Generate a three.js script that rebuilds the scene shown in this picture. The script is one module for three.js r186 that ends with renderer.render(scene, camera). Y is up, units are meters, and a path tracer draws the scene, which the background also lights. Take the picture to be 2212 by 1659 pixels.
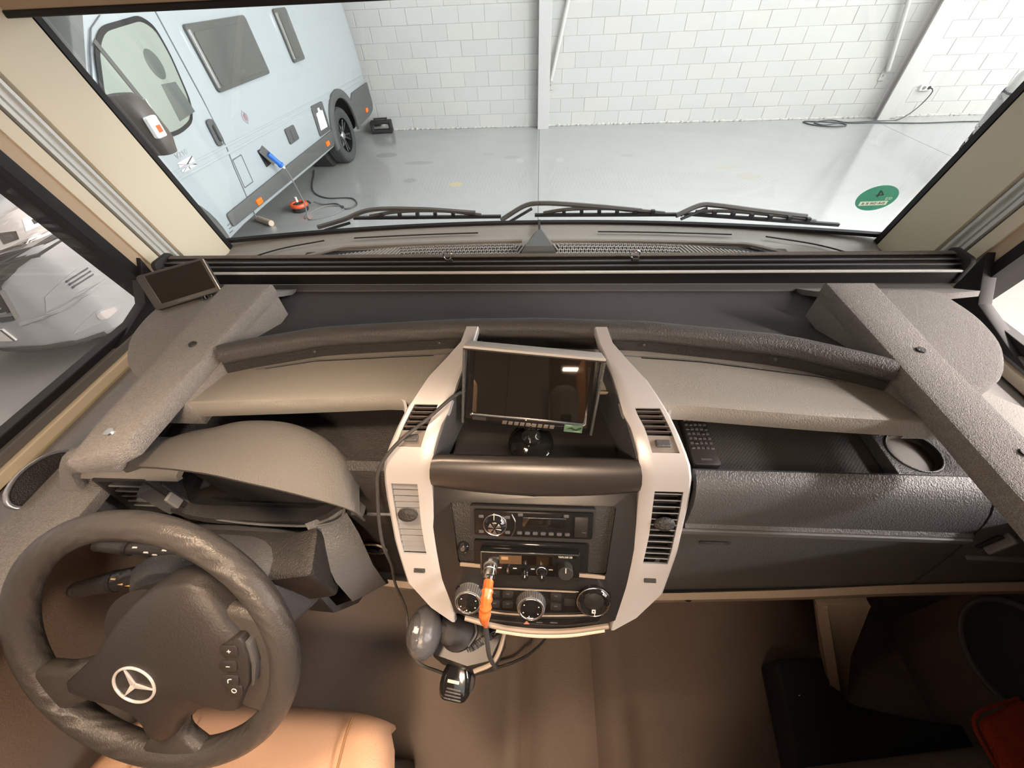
import * as THREE from 'three';
import { RoundedBoxGeometry } from 'three/addons/geometries/RoundedBoxGeometry.js';
import { mergeGeometries, toCreasedNormals, mergeVertices } from 'three/addons/utils/BufferGeometryUtils.js';
import { RectAreaLightUniformsLib } from 'three/addons/lights/RectAreaLightUniformsLib.js';
import { Brush, Evaluator, SUBTRACTION } from 'three-bvh-csg';

RectAreaLightUniformsLib.init();
const scene = new THREE.Scene();
const renderer = new THREE.WebGLRenderer({ antialias: true });
renderer.toneMapping = THREE.LinearToneMapping;
renderer.shadowMap.enabled = true;

// ---- camera: standing in the cab of a motorhome, ultra-wide lens, looking down over the dashboard
const camera = new THREE.PerspectiveCamera(89.97, 2212 / 1659, 0.02, 60);
camera.position.set(0, 1.95, 0);
camera.up.set(-0.0137, 0.67884, -0.73416);
camera.lookAt(-0.0605, 1.95 - 0.73344, -0.67705);
scene.background = new THREE.Color(0.75, 0.85, 1.0);
renderer.toneMappingExposure = 1.0;

// ---- light: daylight through the hall's roof sheets and side glazing, warm lamps in the motorhome ceiling
const SKYLIGHT = 1.7, SIDEGLASS = 4.0, LAMP = 60, ADDEDHATCH = 0.8, ADDEDLAMP = 52;  // the hatch and the hall lamps are added fill sources
const fillColor = new THREE.Color(0.95, 0.98, 1.0);
const dayColor = new THREE.Color(0.93, 0.97, 1.0), sideColor = new THREE.Color(0.97, 0.985, 1.0), warmColor = new THREE.Color(1.0, 0.72, 0.49);
function areaLight(w, h, color, power, pos, look) {
  const l = new THREE.RectAreaLight(color, power, w, h);
  l.position.set(...pos); l.lookAt(...look); scene.add(l); return l;
}

// ---- helpers ------------------------------------------------------------------------------------------------
let seed = 20240607;
const rnd = () => { seed = (seed * 1664525 + 1013904223) >>> 0; return seed / 4294967296; };
const rr = (a, b) => a + (b - a) * rnd();
const V = (a) => (a.isVector3 ? a.clone() : new THREE.Vector3(a[0], a[1], a[2]));
const lerp = (a, b, t) => a + (b - a) * t;
const taken = {};
function numbered(name) { const n = taken[name] = (taken[name] ?? -1) + 1; return n ? name + '_' + String(n).padStart(3, '0') : name; }

function boxUV(g) {                                      // texture coordinates in metres, by the way each face points
  const p = g.attributes.position, n = p.count, uv = new Float32Array(n * 2);
  const a = new THREE.Vector3(), b = new THREE.Vector3(), c = new THREE.Vector3();
  for (let i = 0; i < n; i += 3) {
    a.fromBufferAttribute(p, i); b.fromBufferAttribute(p, i + 1); c.fromBufferAttribute(p, i + 2);
    const e = b.clone().sub(a).cross(c.clone().sub(a)), x = Math.abs(e.x), y = Math.abs(e.y), z = Math.abs(e.z);
    [a, b, c].forEach((q, k) => {
      let u, v;
      if (y >= x && y >= z) { u = q.x; v = q.z; } else if (x >= z) { u = q.z; v = q.y; } else { u = q.x; v = q.y; }
      uv[(i + k) * 2] = u; uv[(i + k) * 2 + 1] = v;
    });
  }
  g.setAttribute('uv', new THREE.BufferAttribute(uv, 2));
}
function finish(g, crease = 0.6, keepUV = false) {
  if (g.userData.smooth) { if (g.index) { g = g.toNonIndexed(); } boxUV(g); return g; }   // rounded boxes bring their own normals
  if (g.index) g = g.toNonIndexed();
  for (const k of Object.keys(g.attributes)) if (k !== 'position' && !(keepUV && k === 'uv')) g.deleteAttribute(k);
  if (!keepUV) { const h = mergeVertices(g, 1e-5); g = h.toNonIndexed(); }
  g = toCreasedNormals(g, crease);
  if (!keepUV) boxUV(g);
  return g;
}
const merge = (list, crease) => finish(mergeGeometries(list.map((g) => { g = g.index ? g.toNonIndexed() : g.clone(); g.userData = {}; for (const k of Object.keys(g.attributes)) if (k !== 'position') g.deleteAttribute(k); return g; })), crease);

function mesh(name, geo, mat, parent, opt = {}) {
  const g = opt.raw ? geo : finish(geo, opt.crease, opt.keepUV);
  const m = new THREE.Mesh(g, mat);
  m.name = parent ? name : numbered(name);
  m.castShadow = m.receiveShadow = true;
  (parent ?? scene).add(m);
  if (opt.label) m.userData.label = opt.label;
  return m;
}
function tag(o, label, category, group) { o.userData.label = label; o.userData.category = category; if (group) o.userData.group = group; return o; }
function thing(name, label, category, group) { const o = new THREE.Group(); o.name = numbered(name); scene.add(o); return tag(o, label, category, group); }
function structure(o) { o.userData.kind = 'structure'; return o; }
function shell(name) { const o = new THREE.Group(); o.name = numbered(name); scene.add(o); return structure(o); }
function settle(o) {                                     // move a group's origin to the base of what it holds
  o.updateMatrixWorld(true);
  const b = new THREE.Box3().setFromObject(o), c = new THREE.Vector3((b.min.x + b.max.x) / 2, b.min.y, (b.min.z + b.max.z) / 2);
  for (const k of o.children) k.position.sub(c);
  o.position.copy(c); return o;
}
const box = (w, h, d, x = 0, y = 0, z = 0, r = 0) => {
  const g = r ? new RoundedBoxGeometry(w, h, d, 3, Math.min(r, w / 2.01, h / 2.01, d / 2.01)) : new THREE.BoxGeometry(w, h, d);
  if (r) g.userData.smooth = true;
  return g.translate(x, y, z);
};
// box given by its extents
const span = (x0, x1, y0, y1, z0, z1, r = 0) => box(x1 - x0, y1 - y0, z1 - z0, (x0 + x1) / 2, (y0 + y1) / 2, (z0 + z1) / 2, r);
function frame(o, u, v) { o = V(o); u = V(u).normalize(); const n = u.clone().cross(V(v)).normalize(); v = n.clone().cross(u); const m = new THREE.Matrix4().makeBasis(u, v, n).setPosition(o); return { m, o, u, v, n, at: (a, b, c = 0) => o.clone().addScaledVector(u, a).addScaledVector(v, b).addScaledVector(n, c) }; }
function shapeOf(pts, holes = [], curved = false) {
  const mk = (C, p) => { const s = new C(); if (curved) { s.moveTo(...p[0]); s.splineThru(p.slice(1).concat([p[0]]).map((q) => new THREE.Vector2(...q))); } else { p.forEach((q, i) => (i ? s.lineTo(...q) : s.moveTo(...q))); s.closePath(); } return s; };
  const s = mk(THREE.Shape, pts); for (const h of holes) s.holes.push(mk(THREE.Path, h)); return s;
}
function roundRect(x0, y0, x1, y1, r, n = 4) {
  const p = []; for (const [cx, cy, a] of [[x1 - r, y0 + r, -90], [x1 - r, y1 - r, 0], [x0 + r, y1 - r, 90], [x0 + r, y0 + r, 180]]) for (let i = 0; i <= n; i++) { const t = (a + 90 * i / n) * Math.PI / 180; p.push([cx + r * Math.cos(t), cy + r * Math.sin(t)]); } return p;
}
function roundPoly(pts, r, n = 3) {                      // a polygon with rounded corners
  const out = [], N = pts.length;
  for (let i = 0; i < N; i++) {
    const p = pts[i], a = pts[(i + N - 1) % N], b = pts[(i + 1) % N], rad = p[2] ?? r;
    const la = Math.hypot(a[0] - p[0], a[1] - p[1]), lb = Math.hypot(b[0] - p[0], b[1] - p[1]), d = Math.min(rad, la * 0.45, lb * 0.45);
    const A = [p[0] + (a[0] - p[0]) * d / la, p[1] + (a[1] - p[1]) * d / la], B = [p[0] + (b[0] - p[0]) * d / lb, p[1] + (b[1] - p[1]) * d / lb];
    for (let k = 0; k <= n; k++) { const t = k / n, q = 1 - t; out.push([q * q * A[0] + 2 * q * t * p[0] + t * t * B[0], q * q * A[1] + 2 * q * t * p[1] + t * t * B[1]]); }
  }
  return out;
}
const ellipsePts = (cx, cy, rx, ry, n = 28, a0 = 0) => Array.from({ length: n }, (_, i) => { const t = a0 + i / n * 2 * Math.PI; return [cx + rx * Math.cos(t), cy + ry * Math.sin(t)]; });
// a plate: outline in the frame's (u, v), from height z0 to z1 along the frame's normal, edges bevelled
function plate(fr, pts, z0, z1, bevel = 0, holes = []) {
  const d = z1 - z0, b = Math.min(bevel, d * 0.49);
  const g = new THREE.ExtrudeGeometry(shapeOf(pts, holes), { depth: d - 2 * b, bevelEnabled: b > 0, bevelThickness: b, bevelSize: b, bevelOffset: -b, bevelSegments: 2, curveSegments: 12 });
  return g.translate(0, 0, z0 + b).applyMatrix4(fr.m);
}
// a quad sheet of flat print lying on a frame
function printSheet(fr, x0, y0, x1, y1, z) { const g = new THREE.PlaneGeometry(x1 - x0, y1 - y0); return g.translate((x0 + x1) / 2, (y0 + y1) / 2, z).applyMatrix4(fr.m); }
// a solid sheet through a grid of points: rows of columns, thickness behind the face; skip(r, c) leaves a cell open
function sheet(P, th, skip, flip) {
  P = P.map((row) => row.map(V)); const R = P.length, C = P[0].length, N = [];
  if (flip === undefined) {                              // no side given: the face looks into the cab
    let s = 0; for (let r = 0; r < R - 1; r++) for (let c = 0; c < C - 1; c++) { const n = P[r][c + 1].clone().sub(P[r][c]).cross(P[r + 1][c].clone().sub(P[r][c])); s += n.dot(new THREE.Vector3(0, 2.3, 0.4).sub(P[r][c])); }
    flip = s < 0;
  }
  for (let r = 0; r < R; r++) { N.push([]); for (let c = 0; c < C; c++) {
    const dr = P[Math.min(r + 1, R - 1)][c].clone().sub(P[Math.max(r - 1, 0)][c]), dc = P[r][Math.min(c + 1, C - 1)].clone().sub(P[r][Math.max(c - 1, 0)]);
    const n = dc.cross(dr).normalize(); if (flip) n.negate(); N[r].push(n);
  } }
  const pos = [], tri = (a, b, c) => pos.push(a.x, a.y, a.z, b.x, b.y, b.z, c.x, c.y, c.z);
  const quad = (a, b, c, d) => { tri(a, b, c); tri(a, c, d); };
  const Q = P.map((row, r) => row.map((p, c) => p.clone().addScaledVector(N[r][c], -th)));
  const open = (r, c) => r < 0 || c < 0 || r >= R - 1 || c >= C - 1 || (skip && skip(r, c));
  for (let r = 0; r < R - 1; r++) for (let c = 0; c < C - 1; c++) {
    if (open(r, c)) continue;
    const a = [r, c], b = [r, c + 1], d = [r + 1, c + 1], e = [r + 1, c], T = (k) => P[k[0]][k[1]], B = (k) => Q[k[0]][k[1]];
    if (!flip) { quad(T(a), T(b), T(d), T(e)); quad(B(e), B(d), B(b), B(a)); } else { quad(T(e), T(d), T(b), T(a)); quad(B(a), B(b), B(d), B(e)); }
    const wall = (k, l) => (flip ? quad(T(k), T(l), B(l), B(k)) : quad(T(l), T(k), B(k), B(l)));
    if (open(r - 1, c)) wall(a, b); if (open(r + 1, c)) wall(d, e); if (open(r, c - 1)) wall(e, a); if (open(r, c + 1)) wall(b, d);
  }
  const g = new THREE.BufferGeometry(); g.setAttribute('position', new THREE.Float32BufferAttribute(pos, 3)); return g;
}
// closed rings of points joined into a skin, ends capped
function skin(rings, cap = true) {
  const pos = [], n = rings[0].length, put = (...v) => v.forEach((q) => pos.push(q[0], q[1], q[2]));
  for (let i = 0; i < rings.length - 1; i++) for (let k = 0; k < n; k++) { const a = rings[i][k], b = rings[i][(k + 1) % n], c = rings[i + 1][(k + 1) % n], d = rings[i + 1][k]; put(a, b, c); put(a, c, d); }
  if (cap) for (const [ring, f] of [[rings[0], 1], [rings.at(-1), 0]]) { const m = [0, 1, 2].map((j) => ring.reduce((s, q) => s + q[j], 0) / n); for (let k = 0; k < n; k++) { const a = ring[k], b = ring[(k + 1) % n]; f ? put(m, b, a) : put(m, a, b); } }
  const g = new THREE.BufferGeometry(); g.setAttribute('position', new THREE.Float32BufferAttribute(pos, 3)); return g;
}
function tube(pts, r, n = 40, sides = 8, closed = false) { return new THREE.TubeGeometry(new THREE.CatmullRomCurve3(pts.map(V), closed, 'centripetal'), n, r, sides, closed); }
function rod(a, b, r, sides = 12, r2 = r) { a = V(a); b = V(b); const d = b.clone().sub(a), g = new THREE.CylinderGeometry(r2, r, d.length(), sides); g.translate(0, d.length() / 2, 0); g.applyQuaternion(new THREE.Quaternion().setFromUnitVectors(new THREE.Vector3(0, 1, 0), d.normalize())); return g.translate(a.x, a.y, a.z); }
// a turned shape standing on a frame: profile of [radius, height along the normal]
function turned(fr, cx, cy, prof, n = 32) { const g = new THREE.LatheGeometry(prof.map((p) => new THREE.Vector2(Math.max(p[0], 1e-4), p[1])), n); g.rotateX(Math.PI / 2); return g.translate(cx, cy, 0).applyMatrix4(fr.m); }
const ringOn = (fr, cx, cy, R, r, h = 0, n = 40) => new THREE.TorusGeometry(R, r, 8, n).translate(cx, cy, h).applyMatrix4(fr.m);
// bar of rectangular section between two points
function bar(a, b, w, h, up = [0, 1, 0], r = 0) { a = V(a); b = V(b); const z = b.clone().sub(a), L = z.length(); z.normalize(); const x = V(up).cross(z).normalize(), y = z.clone().cross(x); return box(w, h, L, 0, 0, 0, r).applyMatrix4(new THREE.Matrix4().makeBasis(x, y, z).setPosition(a.clone().add(b).multiplyScalar(0.5))); }
function interp(tab, x) { if (x <= tab[0][0]) return tab[0].slice(1); for (let i = 1; i < tab.length; i++) if (x <= tab[i][0]) { const t = (x - tab[i - 1][0]) / (tab[i][0] - tab[i - 1][0]); return tab[i].slice(1).map((v, k) => lerp(tab[i - 1][k + 1], v, t)); } return tab.at(-1).slice(1); }

// ---- computed textures
function valueNoise(n, cells) {
  const g = Float32Array.from({ length: cells * cells }, () => rnd()), out = new Float32Array(n * n), s = (t) => t * t * (3 - 2 * t);
  for (let y = 0; y < n; y++) for (let x = 0; x < n; x++) { const fx = x / n * cells, fy = y / n * cells, x0 = fx | 0, y0 = fy | 0, x1 = (x0 + 1) % cells, y1 = (y0 + 1) % cells, u = s(fx - x0), v = s(fy - y0);
    out[y * n + x] = lerp(lerp(g[y0 * cells + x0], g[y0 * cells + x1], u), lerp(g[y1 * cells + x0], g[y1 * cells + x1], u), v); }
  return out;
}
function noiseMap(n, layers) { const out = new Float32Array(n * n); let sum = 0; for (const [cells, w] of layers) { const a = valueNoise(n, cells); for (let i = 0; i < out.length; i++) out[i] += a[i] * w; sum += w; } for (let i = 0; i < out.length; i++) out[i] /= sum; return out; }
function dataTex(n, fn, size, srgb = false) { const d = new Uint8Array(n * n * 4); for (let i = 0; i < n * n; i++) { const c = fn(i); d[4 * i] = c[0] * 255; d[4 * i + 1] = c[1] * 255; d[4 * i + 2] = c[2] * 255; d[4 * i + 3] = 255; } const t = new THREE.DataTexture(d, n, n); t.wrapS = t.wrapT = THREE.RepeatWrapping; t.magFilter = THREE.LinearFilter; t.minFilter = THREE.LinearMipmapLinearFilter; t.generateMipmaps = true; if (srgb) t.colorSpace = THREE.SRGBColorSpace; t.repeat.set(1 / size, 1 / size); t.needsUpdate = true; return t; }
const N1 = noiseMap(256, [[128, 1], [64, 0.6]]), N2 = noiseMap(256, [[200, 1], [90, 0.5]]), N3 = noiseMap(512, [[4, 1], [9, 0.6], [24, 0.35], [120, 0.25]]);
const grey = (v) => [v, v, v], cl = (v) => Math.min(1, Math.max(0, v));
const leatherBump = dataTex(256, (i) => grey(cl(0.5 + (N1[i] - 0.5) * 1.6)), 0.12), carpetBump = dataTex(256, (i) => grey(cl(0.5 + (N2[i] - 0.5) * 2)), 0.10);
const carpetMap = dataTex(256, (i) => grey(cl(0.86 + (N2[i] - 0.5) * 0.42 + (N1[(i * 7) % 65536] - 0.5) * 0.2)), 0.16);
const patchMap = dataTex(512, (i) => grey(cl(0.93 + (N3[i] - 0.5) * 0.3)), 1.7), roughPatch = dataTex(512, (i) => grey(cl(0.75 + (N3[i] - 0.5) * 0.9)), 2.3);
const weaveBump = dataTex(128, (i) => { const x = i % 128, y = (i / 128) | 0; return grey(((x >> 2) + (y >> 2)) % 2 ? 0.75 : 0.3); }, 0.09);
const wallBump = dataTex(512, (i) => grey(cl(0.5 + (N3[i] - 0.5) * 1.2)), 0.8);
function canvasTex(w, h, draw) { const c = document.createElement('canvas'); c.width = w; c.height = h; draw(c.getContext('2d'), w, h); const t = new THREE.CanvasTexture(c); t.colorSpace = THREE.SRGBColorSpace; return t; }

const lin = (r, g, b) => new THREE.Color().setRGB(r, g, b);
const M = {}; function mat(name, color, roughness = 0.6, extra = {}) { const m = new THREE.MeshPhysicalMaterial({ color, roughness, metalness: 0, ...extra }); m.name = name; return (M[name] = m); }
mat('wallPaint', lin(0.52, 0.51, 0.49), 0.85, { bumpMap: wallBump, bumpScale: 0.004 });
mat('wallPaint2', lin(0.505, 0.495, 0.475), 0.85, { bumpMap: wallBump, bumpScale: 0.004 });
mat('wallPaint3', lin(0.53, 0.515, 0.485), 0.85, { bumpMap: wallBump, bumpScale: 0.004 });
mat('mortar', lin(0.49, 0.475, 0.44), 0.95, { bumpMap: wallBump, bumpScale: 0.006 });
mat('hallSteel', lin(0.53, 0.51, 0.49), 0.5);
mat('hallDark', lin(0.35, 0.35, 0.35), 0.8);
mat('van', lin(0.35, 0.38, 0.395), 0.28, { clearcoat: 0.6, clearcoatRoughness: 0.08 });
mat('vanWhite', lin(0.46, 0.44, 0.42), 0.3, { clearcoat: 0.6, clearcoatRoughness: 0.08 });
mat('vanPlastic', lin(0.085, 0.085, 0.082), 0.6, { bumpMap: leatherBump, bumpScale: 0.0006 });
mat('vanGlass', lin(0.09, 0.09, 0.082), 0.12);
mat('vanCabGlass', lin(0.26, 0.29, 0.25), 0.08);
mat('seam', lin(0.10, 0.11, 0.12), 0.7);
mat('orangeLamp', lin(0.9, 0.16, 0.01), 0.3);
mat('tyre', lin(0.045, 0.045, 0.047), 0.75);
mat('blackGloss', lin(0.012, 0.012, 0.012), 0.12, { clearcoat: 0.5 });
mat('blackMatte', lin(0.018, 0.017, 0.016), 0.7);
mat('chrome', lin(0.75, 0.74, 0.72), 0.15, { metalness: 1 });
mat('satinMetal', lin(0.55, 0.55, 0.55), 0.32, { metalness: 1 });
mat('headlamp', lin(0.50, 0.50, 0.49), 0.12, { clearcoat: 1 });
mat('blue', lin(0.02, 0.14, 0.55), 0.4);
mat('whitePlastic', lin(0.78, 0.77, 0.75), 0.45);
mat('orangePlastic', lin(0.85, 0.10, 0.02), 0.4);
mat('cable', lin(0.05, 0.05, 0.05), 0.55);
mat('cableGrey', lin(0.17, 0.17, 0.17), 0.6);
// cab
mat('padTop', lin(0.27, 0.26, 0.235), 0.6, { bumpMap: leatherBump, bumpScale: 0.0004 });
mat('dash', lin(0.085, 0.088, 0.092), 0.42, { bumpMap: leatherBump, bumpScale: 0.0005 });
mat('dashDark', lin(0.026, 0.025, 0.024), 0.55, { bumpMap: leatherBump, bumpScale: 0.0006 });
mat('rollGloss', lin(0.040, 0.035, 0.032), 0.36, { clearcoat: 0.4, clearcoatRoughness: 0.3 });
mat('fascia', lin(0.022, 0.021, 0.020), 0.38);
mat('silver', lin(0.56, 0.555, 0.56), 0.38, { metalness: 0.3 });
mat('carpet', lin(0.34, 0.33, 0.32), 0.98, { map: carpetMap, bumpMap: carpetBump, bumpScale: 0.0015, sheen: 0.3 });
mat('carpetDark', lin(0.20, 0.175, 0.15), 0.98, { map: carpetMap, bumpMap: carpetBump, bumpScale: 0.0015 });
mat('shelfCloth', lin(0.050, 0.044, 0.046), 0.9, { bumpMap: carpetBump, bumpScale: 0.0005 });
mat('trayMat', lin(0.035, 0.034, 0.033), 0.7, { bumpMap: weaveBump, bumpScale: 0.0006 });
mat('cream', lin(0.82, 0.74, 0.57), 0.45);
mat('creamTan', lin(0.55, 0.42, 0.29), 0.5);
mat('railAlu', lin(0.74, 0.75, 0.72), 0.35, { metalness: 0.25 });
mat('rubber', lin(0.013, 0.012, 0.013), 0.6);
mat('floorMat', lin(0.20, 0.155, 0.125), 0.62, { map: patchMap, bumpMap: leatherBump, bumpScale: 0.0006 });
mat('beigeTrim', lin(0.33, 0.27, 0.21), 0.5);
mat('tanLeather', lin(0.62, 0.38, 0.24), 0.5, { bumpMap: leatherBump, bumpScale: 0.0003 });
mat('beigeCloth', lin(0.38, 0.29, 0.20), 0.95, { map: carpetMap });
mat('redCloth', lin(0.42, 0.045, 0.012), 0.95, { map: carpetMap, bumpMap: carpetBump, bumpScale: 0.0012 });
mat('doorVinyl', lin(0.17, 0.14, 0.12), 0.5, { bumpMap: leatherBump, bumpScale: 0.0003 });
mat('wood', lin(0.30, 0.15, 0.06), 0.4);
mat('wheelRubber', lin(0.058, 0.054, 0.051), 0.42, { bumpMap: leatherBump, bumpScale: 0.00025 });
mat('wheelHub', lin(0.030, 0.027, 0.026), 0.5, { bumpMap: leatherBump, bumpScale: 0.0002 });
mat('knobGrey', lin(0.085, 0.085, 0.09), 0.35);
mat('screen', lin(0.010, 0.010, 0.010), 0.03, { clearcoat: 1, clearcoatRoughness: 0.02, ior: 2.0 });
mat('orangeTape', lin(0.75, 0.17, 0.04), 0.3, { clearcoat: 0.5 });
mat('roofLining', lin(0.50, 0.44, 0.36), 0.9);
mat('roomBeige', lin(0.42, 0.32, 0.22), 0.8);
const glass = new THREE.MeshPhysicalMaterial({ color: lin(0.985, 1.0, 0.995), roughness: 0, transmission: 1, thickness: 0, ior: 1.45 });
const sideGlass = new THREE.MeshPhysicalMaterial({ color: lin(1.0, 0.93, 0.89), roughness: 0, transmission: 1, thickness: 0, ior: 1.45 });
// ================================================================ the hall
const ZW = -8.15;
{
  const f = shell('floor');
  const floorTex = canvasTex(1024, 1024, (c, w, h) => {           // epoxy coat with a few oil and water stains, 16 m across
    c.fillStyle = '#989896'; c.fillRect(0, 0, w, h);
    const px = (x, z) => [(x + 8) / 16 * w, (z + 9) / 16 * h];
    const img = c.getImageData(0, 0, w, h); for (let i = 0; i < w * h; i++) { const v = (N3[(i % 512) + 512 * (((i / w) | 0) % 512)] - 0.5) * 16; for (let k = 0; k < 3; k++) img.data[4 * i + k] += v; } c.putImageData(img, 0, 0);
    const spot = (x, z, rx, rz, col) => { const [a, b] = px(x, z); c.fillStyle = col; c.beginPath(); c.ellipse(a, b, rx * 64, rz * 64, 0, 0, 7); c.fill(); };
    for (const s of [[-2.42, -6.74, 0.17, 0.12, 'rgba(110,112,112,.5)'], [-1.81, -6.34, 0.22, 0.08, 'rgba(120,122,122,.4)'], [-1.78, -5.63, 0.1, 0.08, 'rgba(120,120,118,.5)'], [-1.11, -5.46, 0.09, 0.08, 'rgba(190,165,110,.6)'], [2.74, -5.57, 0.16, 0.12, 'rgba(150,140,125,.4)'], [2.6, -5.9, 0.2, 0.05, 'rgba(150,140,125,.4)'], [1.32, -6.47, 0.1, 0.06, 'rgba(130,130,130,.4)'], [-0.41, -6.5, 0.13, 0.07, 'rgba(130,130,130,.4)'], [-0.78, -6.67, 0.08, 0.05, 'rgba(130,130,130,.35)'], [4.9, -4.6, 0.35, 0.1, 'rgba(120,128,132,.5)'], [4.5, -4.9, 0.15, 0.07, 'rgba(160,150,135,.5)']]) spot(...s);
    for (let i = 0; i < 60; i++) spot(rr(-8, 8), rr(-8, 6), rr(0.02, 0.06), rr(0.01, 0.03), 'rgba(140,140,138,.3)');
  });
  floorTex.wrapS = floorTex.wrapT = THREE.MirroredRepeatWrapping; floorTex.repeat.set(1 / 16, -1 / 16); floorTex.offset.set(0.5, 1 - 9 / 16);
  const fm = mat('epoxy', 0xffffff, 0.24, { map: floorTex, roughnessMap: roughPatch, clearcoat: 0.25, clearcoatRoughness: 0.1 });
  const xs = [-9, -5.62, 0.005, 5.63, 9];
  for (let i = 0; i < 4; i++) mesh('slab', span(xs[i] + 0.004, xs[i + 1] - 0.004, -0.2, 0, -8.4, 9), fm, f);
  mesh('joint_bed', span(-9, 9, -0.25, -0.012, -8.4, 9), M.hallDark, f);
}
{
  const w = shell('wall_front');
  mesh('mortar_bed', span(-9, 9, 0, 6, ZW - 0.25, ZW - 0.005), M.mortar, w);
  mesh('upper_wall', span(-9, 9, 1.806, 6, ZW - 0.1, ZW), M.wallPaint, w);
  mesh('wall_panel', span(-9, -3.13, 0, 1.8, ZW - 0.1, ZW), M.wallPaint, w);
  mesh('wall_panel', span(8.36, 9, 0, 1.8, ZW - 0.1, ZW), M.wallPaint, w);
  const variants = [0, 1, 2].map((i) => finish(box(0.4, 0.195, 0.06, 0, 0, -0.03 + (i - 1) * 0.0012, 0.004)));
  const halfs = finish(box(0.193, 0.195, 0.06, 0, 0, -0.03, 0.004)), mats = [M.wallPaint, M.wallPaint, M.wallPaint2, M.wallPaint3];
  for (let c = 0; c < 9; c++) for (let k = 0; k < 28; k++) {
    const x = -3.117 + k * 0.41 + (c % 2 ? 0.205 : 0) + 0.205;
    const b = mesh('block', variants[(rnd() * 3) | 0], mats[(rnd() * 4) | 0], w, { raw: true });
    b.position.set(x, 0.1 + c * 0.2 + 0.002, ZW);
  }
  for (let c = 1; c < 9; c += 2) { const b = mesh('block', halfs, M.wallPaint, w, { raw: true }); b.position.set(-3.117 + 0.1, 0.1 + c * 0.2 + 0.002, ZW); }
  // lumpy line of mortar where the wall meets the floor
  const crumbs = []; for (let x = -3.1; x < 8.3; x += rr(0.05, 0.11)) crumbs.push(new THREE.IcosahedronGeometry(1, 0).scale(rr(0.025, 0.07), rr(0.012, 0.03), rr(0.012, 0.022)).translate(x, 0.008, ZW + 0.004));
  const bb = mesh('baseboard_front', merge(crumbs, 0.2), M.mortar, null, { raw: true }); structure(bb);
}
{
  const hs = (n, g, m) => structure(mesh(n, g, m));
  hs('wall_left', span(-9.2, -9, 0, 6, -8.4, 9), M.wallPaint);
  const wr = shell('wall_right');
  mesh('panel_below', span(9, 9.2, 0, 0.4, -8.4, 9), M.wallPaint, wr); mesh('panel_above', span(9, 9.2, 5.7, 6, -8.4, 9), M.wallPaint, wr);
  mesh('panel_end', span(9, 9.2, 0.4, 5.7, -8.4, -7.6), M.wallPaint, wr); mesh('panel_end', span(9, 9.2, 0.4, 5.7, 4.5, 9), M.wallPaint, wr);
  const dayGlow = mat('dayGlow', lin(0.8, 0.8, 0.8), 0.6, { emissive: sideColor, emissiveIntensity: SIDEGLASS });
  hs('window_1', span(9.06, 9.1, 0.4, 5.7, -7.6, 4.5), dayGlow);
  areaLight(12.1, 5.3, sideColor, SIDEGLASS, [9.0, 3.05, -1.55], [0, 3.05, -1.55]);
  const bk = shell('wall_back'); mesh('wall_panel', span(-9.2, 9.2, 0, 6, 9, 9.2), M.wallPaint, bk);
  const cg = shell('ceiling');
  const skyGlow = mat('skyGlow', lin(0.8, 0.8, 0.8), 0.6, { emissive: dayColor, emissiveIntensity: SKYLIGHT });
  const strips = [-5.5, 1.2, 7.5]; let x = -9.2;
  for (const s of strips) { mesh('roof_panel', span(x, s - 0.8, 6, 6.2, -8.4, 9.2), M.hallSteel, cg); x = s + 0.8; }
  mesh('roof_panel', span(x, 9.2, 6, 6.2, -8.4, 9.2), M.hallSteel, cg);
  for (const s of strips) { mesh('skylight_sheet', span(s - 0.8, s + 0.8, 6.02, 6.06, -8.2, 8.8), skyGlow, cg); areaLight(1.6, 17, dayColor, SKYLIGHT, [s, 6.0, 0.3], [s, 0, 0.3]).rotation.set(-Math.PI / 2, 0, 0); }
}
// added luminaires, out of view, tilted to throw fill light into the cab
for (const z of [-2.2, 0.6]) {
  const t = thing('added_hall_lamp', z < 0 ? 'long tilted luminaire added as fill light nearer the block wall' : 'long tilted luminaire added as fill light nearer the hall rear', 'lamp', 'added fill luminaires');
  const F = frame([4.4, 3.9, z], [0, 0, 1], [-0.77, 0.64, 0]);
  mesh('lamp_housing', plate(F, roundRect(-1.2, -0.22, 1.2, 0.22, 0.03), -0.08, -0.004, 0.01), M.whitePlastic, t);
  mesh('lamp_diffuser', plate(F, roundRect(-1.17, -0.19, 1.17, 0.19, 0.02), -0.006, 0.0, 0), mat('addedLampGlow' + t.name, lin(0.8, 0.8, 0.8), 0.5, { emissive: fillColor, emissiveIntensity: ADDEDLAMP }), t);
  for (const k of [-0.9, 0.9]) mesh('hanger', rod(F.at(k, 0, -0.06), [4.4, 5.98, z + k], 0.008, 8), M.satinMetal, t);
  settle(t);
  const p = F.at(0, 0, 0.01); const l = areaLight(0.38, 2.34, fillColor, ADDEDLAMP, p.toArray(), p.clone().add(F.n).toArray()); l.up.set(0, 0, 1); l.lookAt(p.clone().add(F.n));
}
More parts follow.
